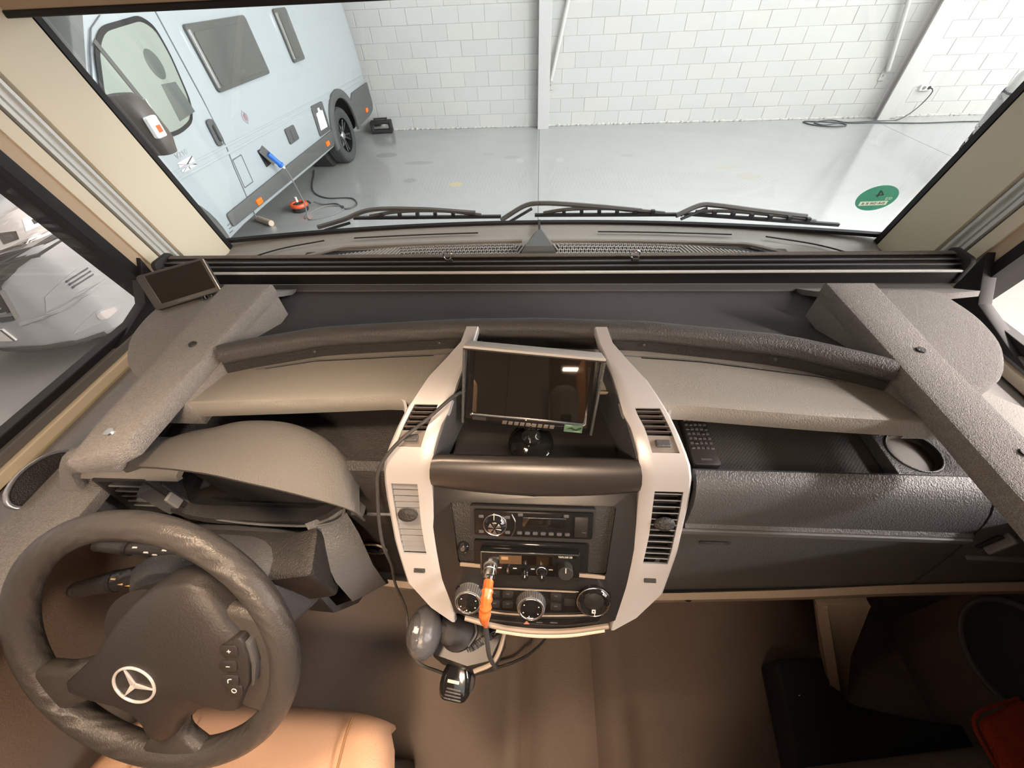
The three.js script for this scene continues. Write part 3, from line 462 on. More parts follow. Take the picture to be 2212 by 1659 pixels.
{ // motorhome nose on the far side, facing across the hall
  const t = thing('motorhome', 'white motorhome nose with number plate beyond the windscreen pillar', 'motorhome');
  const g = (geo) => geo;
  mesh('body', finish(skin((() => { const tab = sta.slice().sort((a, b) => a[0] - b[0]); const zs = []; for (let i = 0; i < 9; i++) for (let k = 0; k < 4; k++) zs.push(lerp(sta[i][0], sta[i + 1][0], k / 4)); zs.push(-5.6); return zs.map((z) => hullRing(z, ...interp(tab, z))); })()), 0.5), M.vanWhite, t, { raw: true });
  const q = (n, pts, e0, e1, m, par = t) => mesh(n, nosePanel(pts.map(([x, y]) => [x, y]), e0, e1), m, par);
  const L = (pts) => pts.map(([x, y]) => [-x, y]).reverse();
  const hl = q('headlight', L([[0.60, 0.63], [0.93, 0.60], [0.965, 0.72], [0.95, 0.86], [0.80, 0.90], [0.55, 0.84]]), -0.02, 0.012, mat('lampDark', lin(0.16, 0.16, 0.155), 0.15, { clearcoat: 1 }), t);
  for (const [a, b] of [[0.89, 0.78], [0.89, 0.70], [0.91, 0.64]]) { q('lamp_reflector', L([[a - 0.035, b - 0.02], [a + 0.03, b - 0.02], [a + 0.03, b + 0.025], [a - 0.03, b + 0.025]]), 0.01, 0.017, M.blackGloss, hl); q('lamp_reflector', L([[a - 0.012, b - 0.008], [a + 0.01, b - 0.008], [a + 0.01, b + 0.008], [a - 0.012, b + 0.008]]), 0.014, 0.02, M.chrome, hl); }
  q('lamp_frame', L([[0.935, 0.585], [0.98, 0.585], [0.985, 0.72], [0.965, 0.88], [0.945, 0.88], [0.965, 0.72]]), -0.01, 0.016, M.satinMetal);
  q('lamp_frame', L([[0.60, 0.60], [0.97, 0.565], [0.97, 0.585], [0.60, 0.62]]), -0.01, 0.016, M.satinMetal);
  for (const a of [0.88, 0.79, 0.69]) q('bumper_slot', L([[a - 0.07, 0.485], [a, 0.495], [a + 0.005, 0.545], [a - 0.07, 0.535]]), 0, 0.006, M.blackMatte);
  q('bumper_lip', L([[0.45, 0.30], [0.95, 0.30], [0.95, 0.335], [0.45, 0.335]]), -0.02, 0.014, M.vanPlastic);
  q('bumper_groove', L([[0.45, 0.345], [0.95, 0.345], [0.95, 0.36], [0.45, 0.36]]), 0, 0.004, M.seam);
  const pl = q('number_plate', L([[0.42, 0.365], [0.86, 0.365], [0.86, 0.47], [0.42, 0.47]]), 0, 0.014, M.whitePlastic);
  q('plate_band', L([[0.815, 0.368], [0.857, 0.368], [0.857, 0.467], [0.815, 0.467]]), 0.012, 0.0165, M.blue, pl);
  const ink = (pts) => q('plate_character', L(pts), 0.012, 0.0165, M.blackMatte, pl);
  ink([[0.775, 0.38], [0.785, 0.38], [0.785, 0.455], [0.775, 0.455]]); ink([[0.77, 0.405], [0.80, 0.405], [0.80, 0.415], [0.77, 0.415]]); ink([[0.795, 0.41], [0.803, 0.41], [0.792, 0.455], [0.782, 0.455]]);
  for (const [y0, y1] of [[0.38, 0.388], [0.412, 0.42], [0.447, 0.455]]) ink([[0.722, y0], [0.755, y0], [0.755, y1], [0.722, y1]]); for (const x of [0.722, 0.748]) ink([[x, 0.38], [x + 0.007, 0.38], [x + 0.007, 0.455], [x, 0.455]]);
  q('bonnet_gap', L([[0.55, 0.915], [0.955, 0.90], [0.955, 0.915], [0.55, 0.93]]), 0, 0.005, M.seam);
  for (const z of [-2.72]) { const F = frame([-1.0, 0.345, z], [0, 0, 1], [0, 1, 0]); mesh('tyre', turned(F, 0, 0, [[0.2, -0.1], [0.31, -0.1], [0.345, -0.05], [0.345, 0.05], [0.31, 0.08], [0.2, 0.07]], 40), M.tyre, t); const F2 = frame([1.0, 0.345, z], [0, 0, -1], [0, 1, 0]); mesh('tyre', turned(F2, 0, 0, [[0.2, -0.1], [0.31, -0.1], [0.345, -0.05], [0.345, 0.05], [0.31, 0.08], [0.2, 0.07]], 40), M.tyre, t); }
  t.rotation.y = -Math.PI / 2; t.position.set(2.95, 0, -4.42); void g;
}
// ================================================================ the motorhome cab: shell
const CABF = 0.62;                                                   // cab floor
// upright strips beside the windscreen lean back with height
const LEAN = 0.23;
function leaning(s, pts, y0, y1) {                                   // pts in plan [x, z] at y = 1.40
  const F = frame([0, y0, 0], [1, 0, 0], [0, 0, -1]);
  const p = pts.map(([x, z]) => [s * x, -z]); const g = plate(F, s < 0 ? p.reverse() : p, 0, y1 - y0, 0.002), a = g.attributes.position;
  for (let i = 0; i < a.count; i++) a.setZ(i, a.getZ(i) + LEAN * (a.getY(i) - 1.4));
  return g;
}
for (const s of [-1, 1]) {
  const side = s < 0 ? 'left' : 'right';
  // side wall with its window opening
  const w = shell('wall_cab_' + side);
  const xs = (a, b) => (s < 0 ? [-b, -a] : [a, b]);
  const W = (x0, x1, y0, y1, z0, z1, m, n = 'wall_panel') => mesh(n, span(...xs(x0, x1), y0, y1, z0, z1), m, w);
  W(1.06, 1.12, 0.4, 1.335, -1.0, 3.2, M.carpetDark); W(1.06, 1.12, 2.08, 2.7, -1.2, 3.2, M.roofLining); W(1.06, 1.12, 1.335, 2.08, 0.55, 3.2, M.roofLining);
  mesh('pillar_core', leaning(s, [[1.06, -1.19], [1.13, -1.19], [1.13, -0.848], [1.06, -0.848]], 1.2, 2.3), M.rubber, w);
  // pillar covers and blind guide
  const t = shell('trim_' + (s < 0 ? 1 : 2));
  const L = (n, z0, z1, x0, x1, m, y0 = 1.30, y1 = 2.25) => mesh(n, leaning(s, [[x0, z0], [x1, z0], [x1, z1], [x0, z1]], y0, y1), m, t);
  L('seal', -1.175, -1.158, 1.04, 1.06, M.rubber);
  mesh('pillar_cover', leaning(s, [[1.062, -1.158], [1.042, -1.155], [1.046, -1.004], [1.062, -1.0]], 1.33, 2.25), s < 0 ? M.cream : M.cream, t);
  L('guide_groove', -1.0, -0.992, 1.055, 1.06, M.rubber); L('guide_lip', -0.992, -0.984, 1.045, 1.06, M.railAlu);
  L('guide_rail', -0.984, -0.956, 1.053, 1.06, M.railAlu); L('guide_lip', -0.97, -0.965, 1.047, 1.06, M.railAlu); L('guide_lip', -0.956, -0.946, 1.043, 1.06, M.railAlu); L('guide_groove', -0.946, -0.938, 1.054, 1.06, M.rubber);
  L('window_moulding', -0.938, -0.905, 1.045, 1.06, M.cream); L('window_moulding', -0.905, -0.872, 1.05, 1.062, M.creamTan); L('window_seal', -0.872, -0.845, 1.048, 1.075, M.rubber);
  // window bottom edge: seal, ledge, cream rail
  const B = (n, y0, y1, x0, x1, z0, z1, m) => mesh(n, span(...xs(x0, x1), y0, y1, z0, z1, 0.003), m, t);
  B('window_seal', 1.345, 1.362, 1.045, 1.075, -0.86, 0.55, M.rubber); B('window_ledge', 1.325, 1.345, 1.035, 1.065, -0.84, 0.55, M.cableGrey);
  B('window_rail', 1.302, 1.325, 1.025, 1.065, -0.80, 0.55, M.cream); B('rail_groove', 1.289, 1.302, 1.04, 1.065, -0.80, 0.55, M.rubber);
  B('window_seal', 2.05, 2.08, 1.045, 1.075, -0.80, 0.55, M.rubber); B('window_seal', 1.36, 2.05, 1.045, 1.075, 0.53, 0.55, M.rubber);
  // dark corner gusset between pillar and side shelf
  mesh('corner_gusset', plate(frame([s * 1.05, 0, 0], [0, 0, -1], [0, 1, 0]), [[0.62, 1.335], [0.88, 1.335], [0.875, 1.47], [0.80, 1.38], [0.70, 1.355]], -0.02, 0.012, 0.003), M.rubber, t);
  structure(mesh('window_' + (s < 0 ? 3 : 4), span(...xs(1.066, 1.072), 1.35, 2.07, -0.88, 0.54), sideGlass));
}
{ // windscreen, header, roof, rest of the body behind the camera
  const P = []; for (let r = 0; r <= 8; r++) { const y = lerp(1.33, 2.02, r / 8), row = []; for (let c = 0; c <= 20; c++) { const x = lerp(-1.06, 1.06, c / 20); row.push([x, y, -1.325 + 0.11 * (x / 1.05) ** 2 + 0.23 * (y - 1.35)]); } P.push(row); }
  structure(mesh('window_2', sheet(P, 0.006), glass));
  const h = shell('trim_header');
  mesh('header_seal', span(-1.06, 1.06, 1.9185, 1.930, -1.05, -0.985, 0.003), M.rubber, h); mesh('header_board', span(-1.06, 1.06, 1.929, 2.35, -1.04, -0.988, 0.003), M.creamTan, h);
  const c = structure(mesh('ceiling_cab', span(-1.12, 1.12, 2.3, 2.36, -1.3, 3.2), M.roofLining)); void c;
  mesh('front_cap', span(-1.15, 1.15, 2.02, 2.4, -1.32, -1.04), M.rubber, h);
  structure(mesh('wall_cab_rear', span(-1.12, 1.12, 0.4, 2.36, 3.2, 3.26), M.roomBeige));
  // firewall under the cowl
  structure(mesh('wall_cab_front', span(-1.12, 1.12, 0.4, 1.30, -1.02, -0.98), M.blackMatte));
  structure(mesh('wall_bulkhead', span(-1.06, 1.06, 0.55, 1.05, -0.62, -0.58), M.floorMat));
}
{ // cab floor: rubber mat with moulded ridges
  const P = [], xsn = 90, zsn = 70;
  const ridge = (x, c, w, h) => { const d = Math.abs(x - c) / w; return d < 1 ? h * (1 - d * d) ** 1.5 : 0; };
  const sm = (a, b, x) => { const t = cl((x - a) / (b - a)); return t * t * (3 - 2 * t); };
  for (let r = 0; r <= zsn; r++) { const z = lerp(-0.58, 0.9, r / zsn), row = []; for (let c = 0; c <= xsn; c++) {
    const x = lerp(-1.06, 1.06, c / xsn); let y = CABF;
    y += 0.05 * sm(-0.55, -0.75, x) * 0; y += ridge(x, -0.055, 0.022, 0.02) + ridge(x, 0.0, 0.018, 0.014) + ridge(x, 0.165, 0.03, 0.022);
    const step = sm(0.245, 0.275, x) * (1 - sm(-0.10, -0.07, z)); y -= 0.03 * sm(0.245, 0.275, x); y += 0.02 * step; y += 0.25 * sm(-0.38, -0.58, z);
    row.push([x, y, z]); } P.push(row); }
  structure(mesh('floor_cab', sheet(P, 0.04), M.floorMat, null, { crease: 1.0 }));
  structure(mesh('floor_living', span(-1.06, 1.06, 0.55, 0.62, 0.9, 3.2), M.wood));
}
{ // added roof hatch, unseen: glowing sheet that fills the cab with neutral light
  const h = shell('window_5'); const g = mat('fillHatchGlow', lin(0.8, 0.8, 0.8), 0.6, { emissive: fillColor, emissiveIntensity: ADDEDHATCH });
  mesh('fill_hatch_frame', plate(frame([0, 2.3, 0], [1, 0, 0], [0, 0, -1]), roundRect(-0.47, -1.3, 0.47, -0.75, 0.06), -0.02, 0.0, 0.004, [roundRect(-0.42, -1.25, 0.42, -0.80, 0.05)]), M.whitePlastic, h);
  mesh('fill_hatch_sheet', span(-0.43, 0.43, 2.292, 2.297, 0.79, 1.26), g, h);
  areaLight(0.84, 0.45, fillColor, ADDEDHATCH, [0, 2.288, 1.025], [0, 0, 1.025]).rotation.set(-Math.PI / 2, 0, 0);
}
// ---- warm ceiling lamps: two reading spots over the driver's side, two soft lamps further back
for (const [x, z, to, a, p, lab] of [[0.0, 0.66, [-0.36, 1.1, -0.2], 0.80, 5.5, 'warm ceiling spot near the added roof hatch edge'], [-0.28, -0.22, [-0.40, 0.62, -0.02], 0.5, 3.8, 'warm ceiling spot above the gear lever']]) {
  const t = thing('ceiling_spot', lab, 'lamp', 'warm ceiling spots');
  const d = V(to).sub(V([x, 2.285, z])).normalize(), u = V([1, 0, 0]).addScaledVector(d, -d.x).normalize(), F = frame([x, 2.262, z], u.toArray(), d.clone().cross(u).toArray());
  mesh('spot_collar', rod([x, 2.3, z], [x, 2.28, z], 0.035, 24), M.chrome, t);
  mesh('spot_head', turned(F, 0, 0, [[0.0, -0.03], [0.03, -0.028], [0.042, 0.0], [0.044, 0.02], [0.04, 0.022], [0.036, 0.012]], 30), M.whitePlastic, t);
  mesh('spot_lens', turned(F, 0, 0, [[0, 0.014], [0.036, 0.013]], 30), mat('spotGlow' + t.name, lin(0.9, 0.8, 0.6), 0.5, { emissive: warmColor, emissiveIntensity: 60 }), t);
  settle(t);
  const l = new THREE.SpotLight(warmColor, p, 0, a, 1.0, 2); l.position.copy(F.at(0, 0, 0.03)); l.target.position.set(...to); l.shadow.radius = 5; l.castShadow = true; scene.add(l, l.target);
}
for (const [x, z, w, p, lab] of [[0.0, 1.42, 0.6, 0.3, 'long warm ceiling lamp over the living area'], [0.5, 2.4, 0.5, 0.4, 'warm ceiling lamp near the rear partition']]) {
  const t = thing('ceiling_lamp', lab, 'lamp', 'warm ceiling lamps');
  const F = frame([x, 2.3, z], [1, 0, 0], [0, 0, 1]);               // normal points down
  mesh('lamp_frame', plate(F, roundRect(-w / 2 - 0.012, -0.062, w / 2 + 0.012, 0.062, 0.02), 0.0, 0.014, 0.003, [roundRect(-w / 2, -0.05, w / 2, 0.05, 0.015)]), M.whitePlastic, t);
  mesh('lamp_diffuser', plate(F, roundRect(-w / 2, -0.05, w / 2, 0.05, 0.015), 0.0, 0.01, 0), mat('lampGlow' + t.name, lin(0.9, 0.8, 0.6), 0.5, { emissive: warmColor, emissiveIntensity: LAMP * p }), t);
  settle(t);
  areaLight(w, 0.1, warmColor, LAMP * p, [x, 2.284, z], [x, 0, z]).rotation.set(-Math.PI / 2, 0, 0);
}
// ================================================================ front shelf, blind and cowl
{
  const t = thing('windscreen_cowl', 'dark plastic cowl with vent grilles at the foot of the windscreen', 'cowl');
  const edge = (x) => -1.315 + 0.11 * (x / 1.05) ** 2;
  const prof = (x, k) => { const e = edge(x), z = lerp(-0.90, e, k); return z; };
  const P = []; for (let r = 0; r <= 24; r++) { const k = r / 24, row = []; for (let c = 0; c <= 40; c++) { const x = lerp(-1.06, 1.06, c / 40), z = prof(x, k); let y = 1.345; const f = Math.abs(x) / 1.05;
    if (k > 0.44 && k < 0.70 && f < 0.76) y -= 0.008; if (k > 0.86) y += 0.012 * (k - 0.86) / 0.14; if (Math.abs(k - 0.82) < 0.03) y -= 0.004; y -= 0.012 * f ** 4;
    row.push([x, y, z]); } P.push(row); }
  mesh('cowl_panel', sheet(P, 0.01), mat('cowlPlastic', lin(0.30, 0.275, 0.245), 0.55, { bumpMap: leatherBump, bumpScale: 0.0005 }), t, { crease: 0.8 });
  for (const s of [-1, 1]) {                                          // lattice of fine slanted ribs, too fine to pick apart
    const ribs = [], e = 0.76;
    for (let x = 0.055; x < e; x += 0.0125) { const k0 = 0.47, k1 = lerp(0.68, 0.54, Math.max(0, (x - 0.5) / 0.3)); for (const d of x < 0.42 ? [0.028, -0.028] : [-0.03]) ribs.push(bar([s * x, 1.3385, prof(x, k0)], [s * (x + d), 1.3385, prof(x, k1)], 0.0045, 0.008)); }
    const g = mesh('vent_grille', merge(ribs), mat('grillePlastic' + s, lin(0.34, 0.31, 0.28), 0.5), t, { raw: true }); g.userData.kind = 'stuff';
    mesh('grille_bed', sheet([0.455, 0.695].map((k) => Array.from({ length: 16 }, (_, c) => { const x = s * lerp(0.04, e, c / 15); return [x, 1.3375, prof(x, k)]; })), 0.002), M.blackMatte, t);
    mesh('grille_rim', tube(Array.from({ length: 20 }, (_, c) => { const f = c / 19, x = s * lerp(0.05, 0.8, f); return [x, 1.345, prof(x, lerp(0.71, 0.70, f) - 0.22 * Math.max(0, f - 0.8) / 0.2)]; }), 0.006, 40, 6), M.cowlPlastic, t);
    mesh('cowl_groove', tube(Array.from({ length: 14 }, (_, c) => { const x = s * lerp(0.2, 0.62, c / 13); return [x, 1.349, prof(x, 0.845)]; }), 0.0022, 30, 5), M.rubber, t);
    mesh('cowl_groove', tube([[s * 0.72, 1.348, prof(0.72, 0.84)], [s * 0.86, 1.347, prof(0.86, 0.72)], [s * 0.98, 1.341, prof(0.98, 0.5)]], 0.0022, 20, 5), M.rubber, t);
  }
  mesh('screen_seal', tube(Array.from({ length: 30 }, (_, c) => { const x = lerp(-1.05, 1.05, c / 29); return [x, 1.356, edge(x) + 0.012]; }), 0.009, 60, 6), M.rubber, t);
  mesh('centre_gap', bar([0.006, 1.352, -1.215], [0.006, 1.364, -1.30], 0.008, 0.008), M.rubber, t);
  settle(t);
  const c = thing('sensor_cover', 'small grey wedge-shaped cover in the middle of the cowl', 'cover');
  mesh('cover_shell', skin([[[-0.048, 1.353, -1.07], [0.058, 1.353, -1.07], [0.03, 1.353, -1.195], [-0.016, 1.353, -1.195]], [[-0.046, 1.372, -1.078], [0.056, 1.372, -1.078], [0.026, 1.372, -1.19], [-0.012, 1.372, -1.19]], [[-0.036, 1.382, -1.09], [0.046, 1.382, -1.09], [0.013, 1.390, -1.18], [0.001, 1.390, -1.18]]].map((r) => r.slice().reverse())), mat('sensorGrey', lin(0.11, 0.115, 0.11), 0.7), c, { crease: 0.3 });
  for (const x of [-0.062, 0.072]) mesh('fixing_tab', box(0.024, 0.006, 0.014, x, 1.352, -1.06, 0.003), M.whitePlastic, c);
  settle(c);
}
{ // wipers lying along the foot of the glass, outside
  const arm = (lab, pts, blade, top) => {
    const t = thing('wiper', lab, 'wiper', 'windscreen wipers');
    mesh('wiper_arm', tube(pts, 0.008, 30, 6), mat('wiperBlack' + t.name, lin(0.085, 0.07, 0.064), 0.6), t);
    mesh('arm_spring', tube(pts.slice(0, 2).map((p) => [p[0] + 0.02, p[1] - 0.012, p[2]]), 0.005, 10, 6), M.rubber, t);
    const b = mesh('wiper_blade', bar(...blade, 0.012, 0.009), M.rubber, t);
    mesh('blade_yoke', tube(top, 0.006, 24, 6), M['wiperBlack' + t.name], t);
    for (let k = 0; k < 6; k++) { const f = 0.2 + k * 0.12, a = V(blade[0]).lerp(V(blade[1]), f); mesh('yoke_claw', box(0.012, 0.016, 0.012, a.x, a.y + 0.008, a.z), M.rubber, b); }
    settle(t);
  };
  arm('black wiper resting nearest the campervan', [[-0.78, 1.35, -1.30], [-0.69, 1.365, -1.325], [-0.60, 1.388, -1.345], [-0.42, 1.387, -1.352], [-0.22, 1.369, -1.358]], [[-0.66, 1.362, -1.345], [-0.13, 1.353, -1.362]], [[-0.60, 1.366, -1.348], [-0.50, 1.379, -1.352], [-0.33, 1.378, -1.356], [-0.2, 1.36, -1.36]]);
  arm('black wiper resting in the middle of the windscreen', [[-0.13, 1.347, -1.345], [-0.04, 1.388, -1.37], [0.005, 1.393, -1.372], [0.175, 1.382, -1.372], [0.36, 1.364, -1.368]], [[-0.01, 1.354, -1.368], [0.50, 1.353, -1.36]], [[0.02, 1.360, -1.37], [0.11, 1.371, -1.372], [0.28, 1.371, -1.37], [0.44, 1.356, -1.364]]);
  arm('black wiper resting nearest the green windscreen sticker', [[0.47, 1.36, -1.335], [0.555, 1.386, -1.357], [0.60, 1.384, -1.356], [0.75, 1.366, -1.348], [0.90, 1.352, -1.335]], [[0.50, 1.358, -1.355], [1.0, 1.334, -1.31]], [[0.54, 1.364, -1.355], [0.63, 1.366, -1.352], [0.78, 1.356, -1.343], [0.93, 1.34, -1.325]]);
}
{ // green windscreen sticker with its mirrored print
  const tex = canvasTex(256, 256, (c, w, h) => {
    c.fillStyle = '#4d9276'; c.beginPath(); c.arc(128, 128, 128, 0, 7); c.fill(); c.fillStyle = '#4d9276'; c.fillRect(0, 0, w, h);
    c.save(); c.translate(w, 0); c.scale(-1, 1); c.fillStyle = '#3b4740'; c.font = 'bold 92px sans-serif'; c.fillText('4', 96, 116); c.fillStyle = '#b9c8a4'; c.font = 'bold 40px sans-serif'; c.fillText('03', 28, 150); c.fillStyle = '#d8dcc0'; c.fillRect(42, 158, 176, 44); c.fillStyle = '#3a4038'; c.font = 'bold 32px sans-serif'; c.textAlign = 'center'; c.fillText('DA·SH K 8', 130, 192); c.restore();
  });
  const sl = new THREE.Vector3(0.19, 0, 1).normalize();
  const F = frame([0.985, 1.459, -1.2095], [1, 0, 0.19], [0, 1, 0.23]); void sl;
  const g = new THREE.CircleGeometry(0.04, 36).scale(1.22, 1, 1).rotateZ(0.12).applyMatrix4(F.m);
  tag(mesh('windscreen_sticker', g, mat('stickerPrint', 0xffffff, 0.95, { map: tex, side: THREE.DoubleSide, transmission: 0.45, thickness: 0 }), null, { keepUV: true }), 'round green sticker with mirrored lettering on the windscreen', 'sticker');
}
{ // blind cassette across the foot of the windscreen
  const t = thing('windscreen_blind', 'long black blind cassette with a silver stripe across the windscreen', 'blind');
  const prof = [[-0.850, 1.405], [-0.850, 1.437], [-0.853, 1.440], [-0.862, 1.440], [-0.862, 1.446], [-0.872, 1.446], [-0.872, 1.451], [-0.884, 1.453], [-0.896, 1.458], [-0.906, 1.452], [-0.912, 1.40]];
  const F = frame([-0.985, 0, 0], [0, 0, -1], [0, 1, 0]);
  mesh('cassette', plate(F, prof.map(([z, y]) => [-z, y]).reverse(), 0, 1.975, 0.001), mat('cassetteBlack', lin(0.016, 0.015, 0.014), 0.35), t, { crease: 0.3 });
  mesh('silver_stripe', span(-0.975, 0.985, 1.4355, 1.4405, -0.8535, -0.8465, 0.001), M.railAlu, t);
  mesh('ridge', span(-0.98, 0.985, 1.4465, 1.4495, -0.8655, -0.8605, 0.001), M.knobGrey, t); mesh('ridge', span(-0.98, 0.985, 1.453, 1.4555, -0.877, -0.873, 0.001), M.knobGrey, t); mesh('ridge', span(-0.98, 0.985, 1.457, 1.4605, -0.903, -0.889, 0.0015), M.carpetDark, t);
  for (const x of [-0.222, 0.237]) { const r = mesh('pull_ring', new THREE.TorusGeometry(0.0105, 0.0016, 8, 24).translate(x, 1.472, -0.872), M.chrome, t); mesh('ring_base', box(0.018, 0.008, 0.008, x + 0.002, 1.458, -0.872, 0.002), M.blackMatte, r); }
  for (const s of [-1, 1]) mesh('end_cap', plate(frame([s * 0.99, 0, 0], [0, 0, -1], [0, 1, 0]), roundRect(0.845, 1.40, 0.915, 1.468, 0.015), -0.006, 0.006, 0.002), M.blackMatte, t);
  settle(t);
}
{ // cloth shelf between blind and dashboard, with its padded front roll
  const t = thing('dash_shelf', 'black cloth-lined shelf with padded edge between dashboard and blind', 'shelf');
  const lipZ = (x) => interp([[-0.56, -0.465], [-0.53, -0.482], [-0.38, -0.525], [-0.13, -0.549], [0, -0.552], [0.19, -0.544], [0.41, -0.509], [0.53, -0.46], [0.56, -0.445]], x)[0];
  const xs = Array.from({ length: 29 }, (_, i) => lerp(-0.545, 0.545, i / 28));
  mesh('shelf_board', sheet(Array.from({ length: 7 }, (_, r) => xs.map((x) => { const k = r / 6, z = lerp(lipZ(x) - 0.012, -0.86, k); return [x * lerp(1, 1.25, k), lerp(1.500, 1.392, k) - 0.012 * Math.sin(Math.PI * k), z]; })), 0.008), M.shelfCloth, t, { crease: 1 });
  const roll = []; for (const x of xs) { const z = lipZ(x), s = (lipZ(x + 0.01) - lipZ(x - 0.01)) / 0.02, l = Math.hypot(1, s), n = [-s / l, 1 / l], tg = []; for (let k = 0; k < 14; k++) { const a = k / 14 * 2 * Math.PI, R = 0.017; const d = Math.cos(a) * R * 1.15; tg.push([x + n[0] * d, 1.512 + Math.sin(a) * R, z + 0.010 + n[1] * d]); } roll.push(tg.reverse()); }
  mesh('padded_roll', skin(roll), mat('rollVinyl', lin(0.060, 0.058, 0.058), 0.55, { bumpMap: leatherBump, bumpScale: 0.0006 }), t, { crease: 1.2 });
  const skirt = mesh('skirt', sheet([1.505, 1.478].map((y, r) => xs.map((x) => [x, y, lipZ(x) + 0.018 + 0.006 * r])), 0.006), M.dashDark, t);
  for (const x of [-0.40, -0.175, -0.10, 0.13, 0.19, 0.40]) mesh('skirt_screw', new THREE.SphereGeometry(0.0035, 8, 6).translate(x, 1.492, lipZ(x) + 0.0225), M.knobGrey, skirt);
  mesh('ledge', span(-0.93, 0.985, 1.392, 1.402, -0.855, -0.825, 0.003), mat('ledgeGrey', lin(0.10, 0.10, 0.10), 0.7), t);
  settle(t);
}
for (const s of [-1, 1]) { // carpeted side panels
  const t = thing('side_panel', s < 0 ? 'carpeted side panel carrying the small monitor' : 'carpeted side panel at the glovebox end of the dashboard', 'side panel', 'carpeted side panels');
  const X = (x) => s * x;
  const G = (pts, y0, y1, b, m, n) => { const p = pts.map(([x, z]) => [X(x), -z]); return mesh(n, plate(frame([0, 0, 0], [1, 0, 0], [0, 0, -1]), s < 0 ? p.reverse() : p, y0, y1, b), m, t, { crease: 0.5 }); };
  // raised beam running back from the shelf
  G(s < 0 ? [[0.542, -0.66], [0.645, -0.66], [0.628, -0.30], [0.618, -0.236], [0.572, -0.252], [0.556, -0.27]] : [[0.542, -0.66], [0.630, -0.66], [0.616, -0.45], [0.613, -0.10], [0.541, -0.10]], 1.497, 1.53, 0.006, M.carpet, 'beam');
  G([[0.545, -0.66], [0.62, -0.66], [0.62, -0.36], [0.548, -0.36]], 1.45, 1.5, 0.002, M.carpet, 'beam_foot');
  // lower shelf with the rounded corner
  G(roundPoly([[0.60, -0.72], [0.815, -0.715], [0.83, -0.63], [0.815, -0.55, 0.1], [0.755, -0.462, 0.08], [0.66, -0.42], [0.60, -0.45]], 0.03, 4), 1.38, 1.478, 0.008, M.carpet, 'outer_shelf');
  mesh('shelf_slope', sheet([[1.478, -0.70], [1.43, -0.78], [1.398, -0.84]].map(([y, z]) => [0.625, 0.70, 0.80, 0.90, 0.98].map((x, i) => [X(x - (y > 1.44 ? 0.0 + (i > 2 ? (i - 2) * 0.075 : 0) : 0)), y, z])), 0.012), M.carpet, t);
  for (const z of [-0.47, -0.285]) { const sc = mesh('screw_cap', new THREE.CylinderGeometry(0.006, 0.007, 0.003, 16).translate(X(z < -0.4 ? 0.59 : 0.593), 1.531, z), s < 0 && z > -0.4 ? M.chrome : M.dashDark, t); void sc; }
  settle(t);
  // panel below the side window, carpet covered, with a pocket on the driver's side
  const p = shell('trim_sidewall_' + (s < 0 ? 'near_wheel' : 'near_glovebox'));
  const P = []; for (let r = 0; r <= 14; r++) { const z = lerp(-0.72, 0.6, r / 14), row = []; for (let c = 0; c <= 8; c++) { const k = c / 8; row.push([X(lerp(1.045, 0.79, k)), lerp(1.292, 1.412, k) - 0.012 * Math.sin(Math.PI * k), z]); } row.push([X(0.70), 1.40, z]); P.push(row); }
  mesh('sill_carpet', sheet(P, 0.02), M.carpet, p, { crease: 1 });
  const Pd = []; for (let r = 0; r <= 6; r++) { const k = r / 6, row = []; for (const z of [-0.30, -0.1, 0.1, 0.35, 0.6]) row.push([X(s < 0 ? lerp(0.775, 0.86, k) : lerp(0.92, 1.03, k)), lerp(1.385, 0.60, k), z]); Pd.push(row); }
  mesh('door_panel', sheet(Pd, 0.02), M.doorVinyl, p);
}
{ // carpet strip dropping from the beam beside the outer vent, metal blind stick and pocket
  const t = thing('vent_surround', 'carpeted upright strip framing the outer air vent by the steering wheel', 'trim strip');
  const F = frame([0, 0, -0.262], [1, 0, 0], [0, 1, 0]);
  mesh('upright_strip', plate(F, roundPoly([[-0.60, 1.49], [-0.66, 1.51], [-0.692, 1.482], [-0.732, 1.44], [-0.776, 1.392], [-0.803, 1.339], [-0.80, 1.25], [-0.765, 1.25], [-0.757, 1.351], [-0.712, 1.43], [-0.69, 1.462], [-0.60, 1.468]], 0.012), -0.012, 0.006, 0.004), M.carpet, t);
  settle(t);
  const r = thing('blind_rod', 'thin brass-coloured rod with an end clip below the side window', 'rod');
  mesh('rod', rod([-1.03, 1.30, -0.70], [-1.03, 1.30, -0.345], 0.0055, 10), mat('brass', lin(0.70, 0.62, 0.42), 0.35, { metalness: 0.5 }), r); mesh('end_clip', box(0.028, 0.02, 0.022, -1.022, 1.297, -0.335, 0.005), M.brass, r); settle(r);
  const k = thing('door_pocket', 'oval pocket with painted inner shade and a bright metal rim in the side carpet', 'pocket');
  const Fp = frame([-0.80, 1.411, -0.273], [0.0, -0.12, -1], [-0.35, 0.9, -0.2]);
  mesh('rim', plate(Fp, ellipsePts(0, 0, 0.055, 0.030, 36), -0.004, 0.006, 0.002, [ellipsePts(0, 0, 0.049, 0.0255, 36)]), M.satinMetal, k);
  mesh('pocket_shade_plate', plate(Fp, ellipsePts(0, 0, 0.050, 0.027, 36), -0.012, 0.002, 0), M.dashDark, k);  // flat plate near the surface; the recess shade is put into its colour
  settle(k);
}
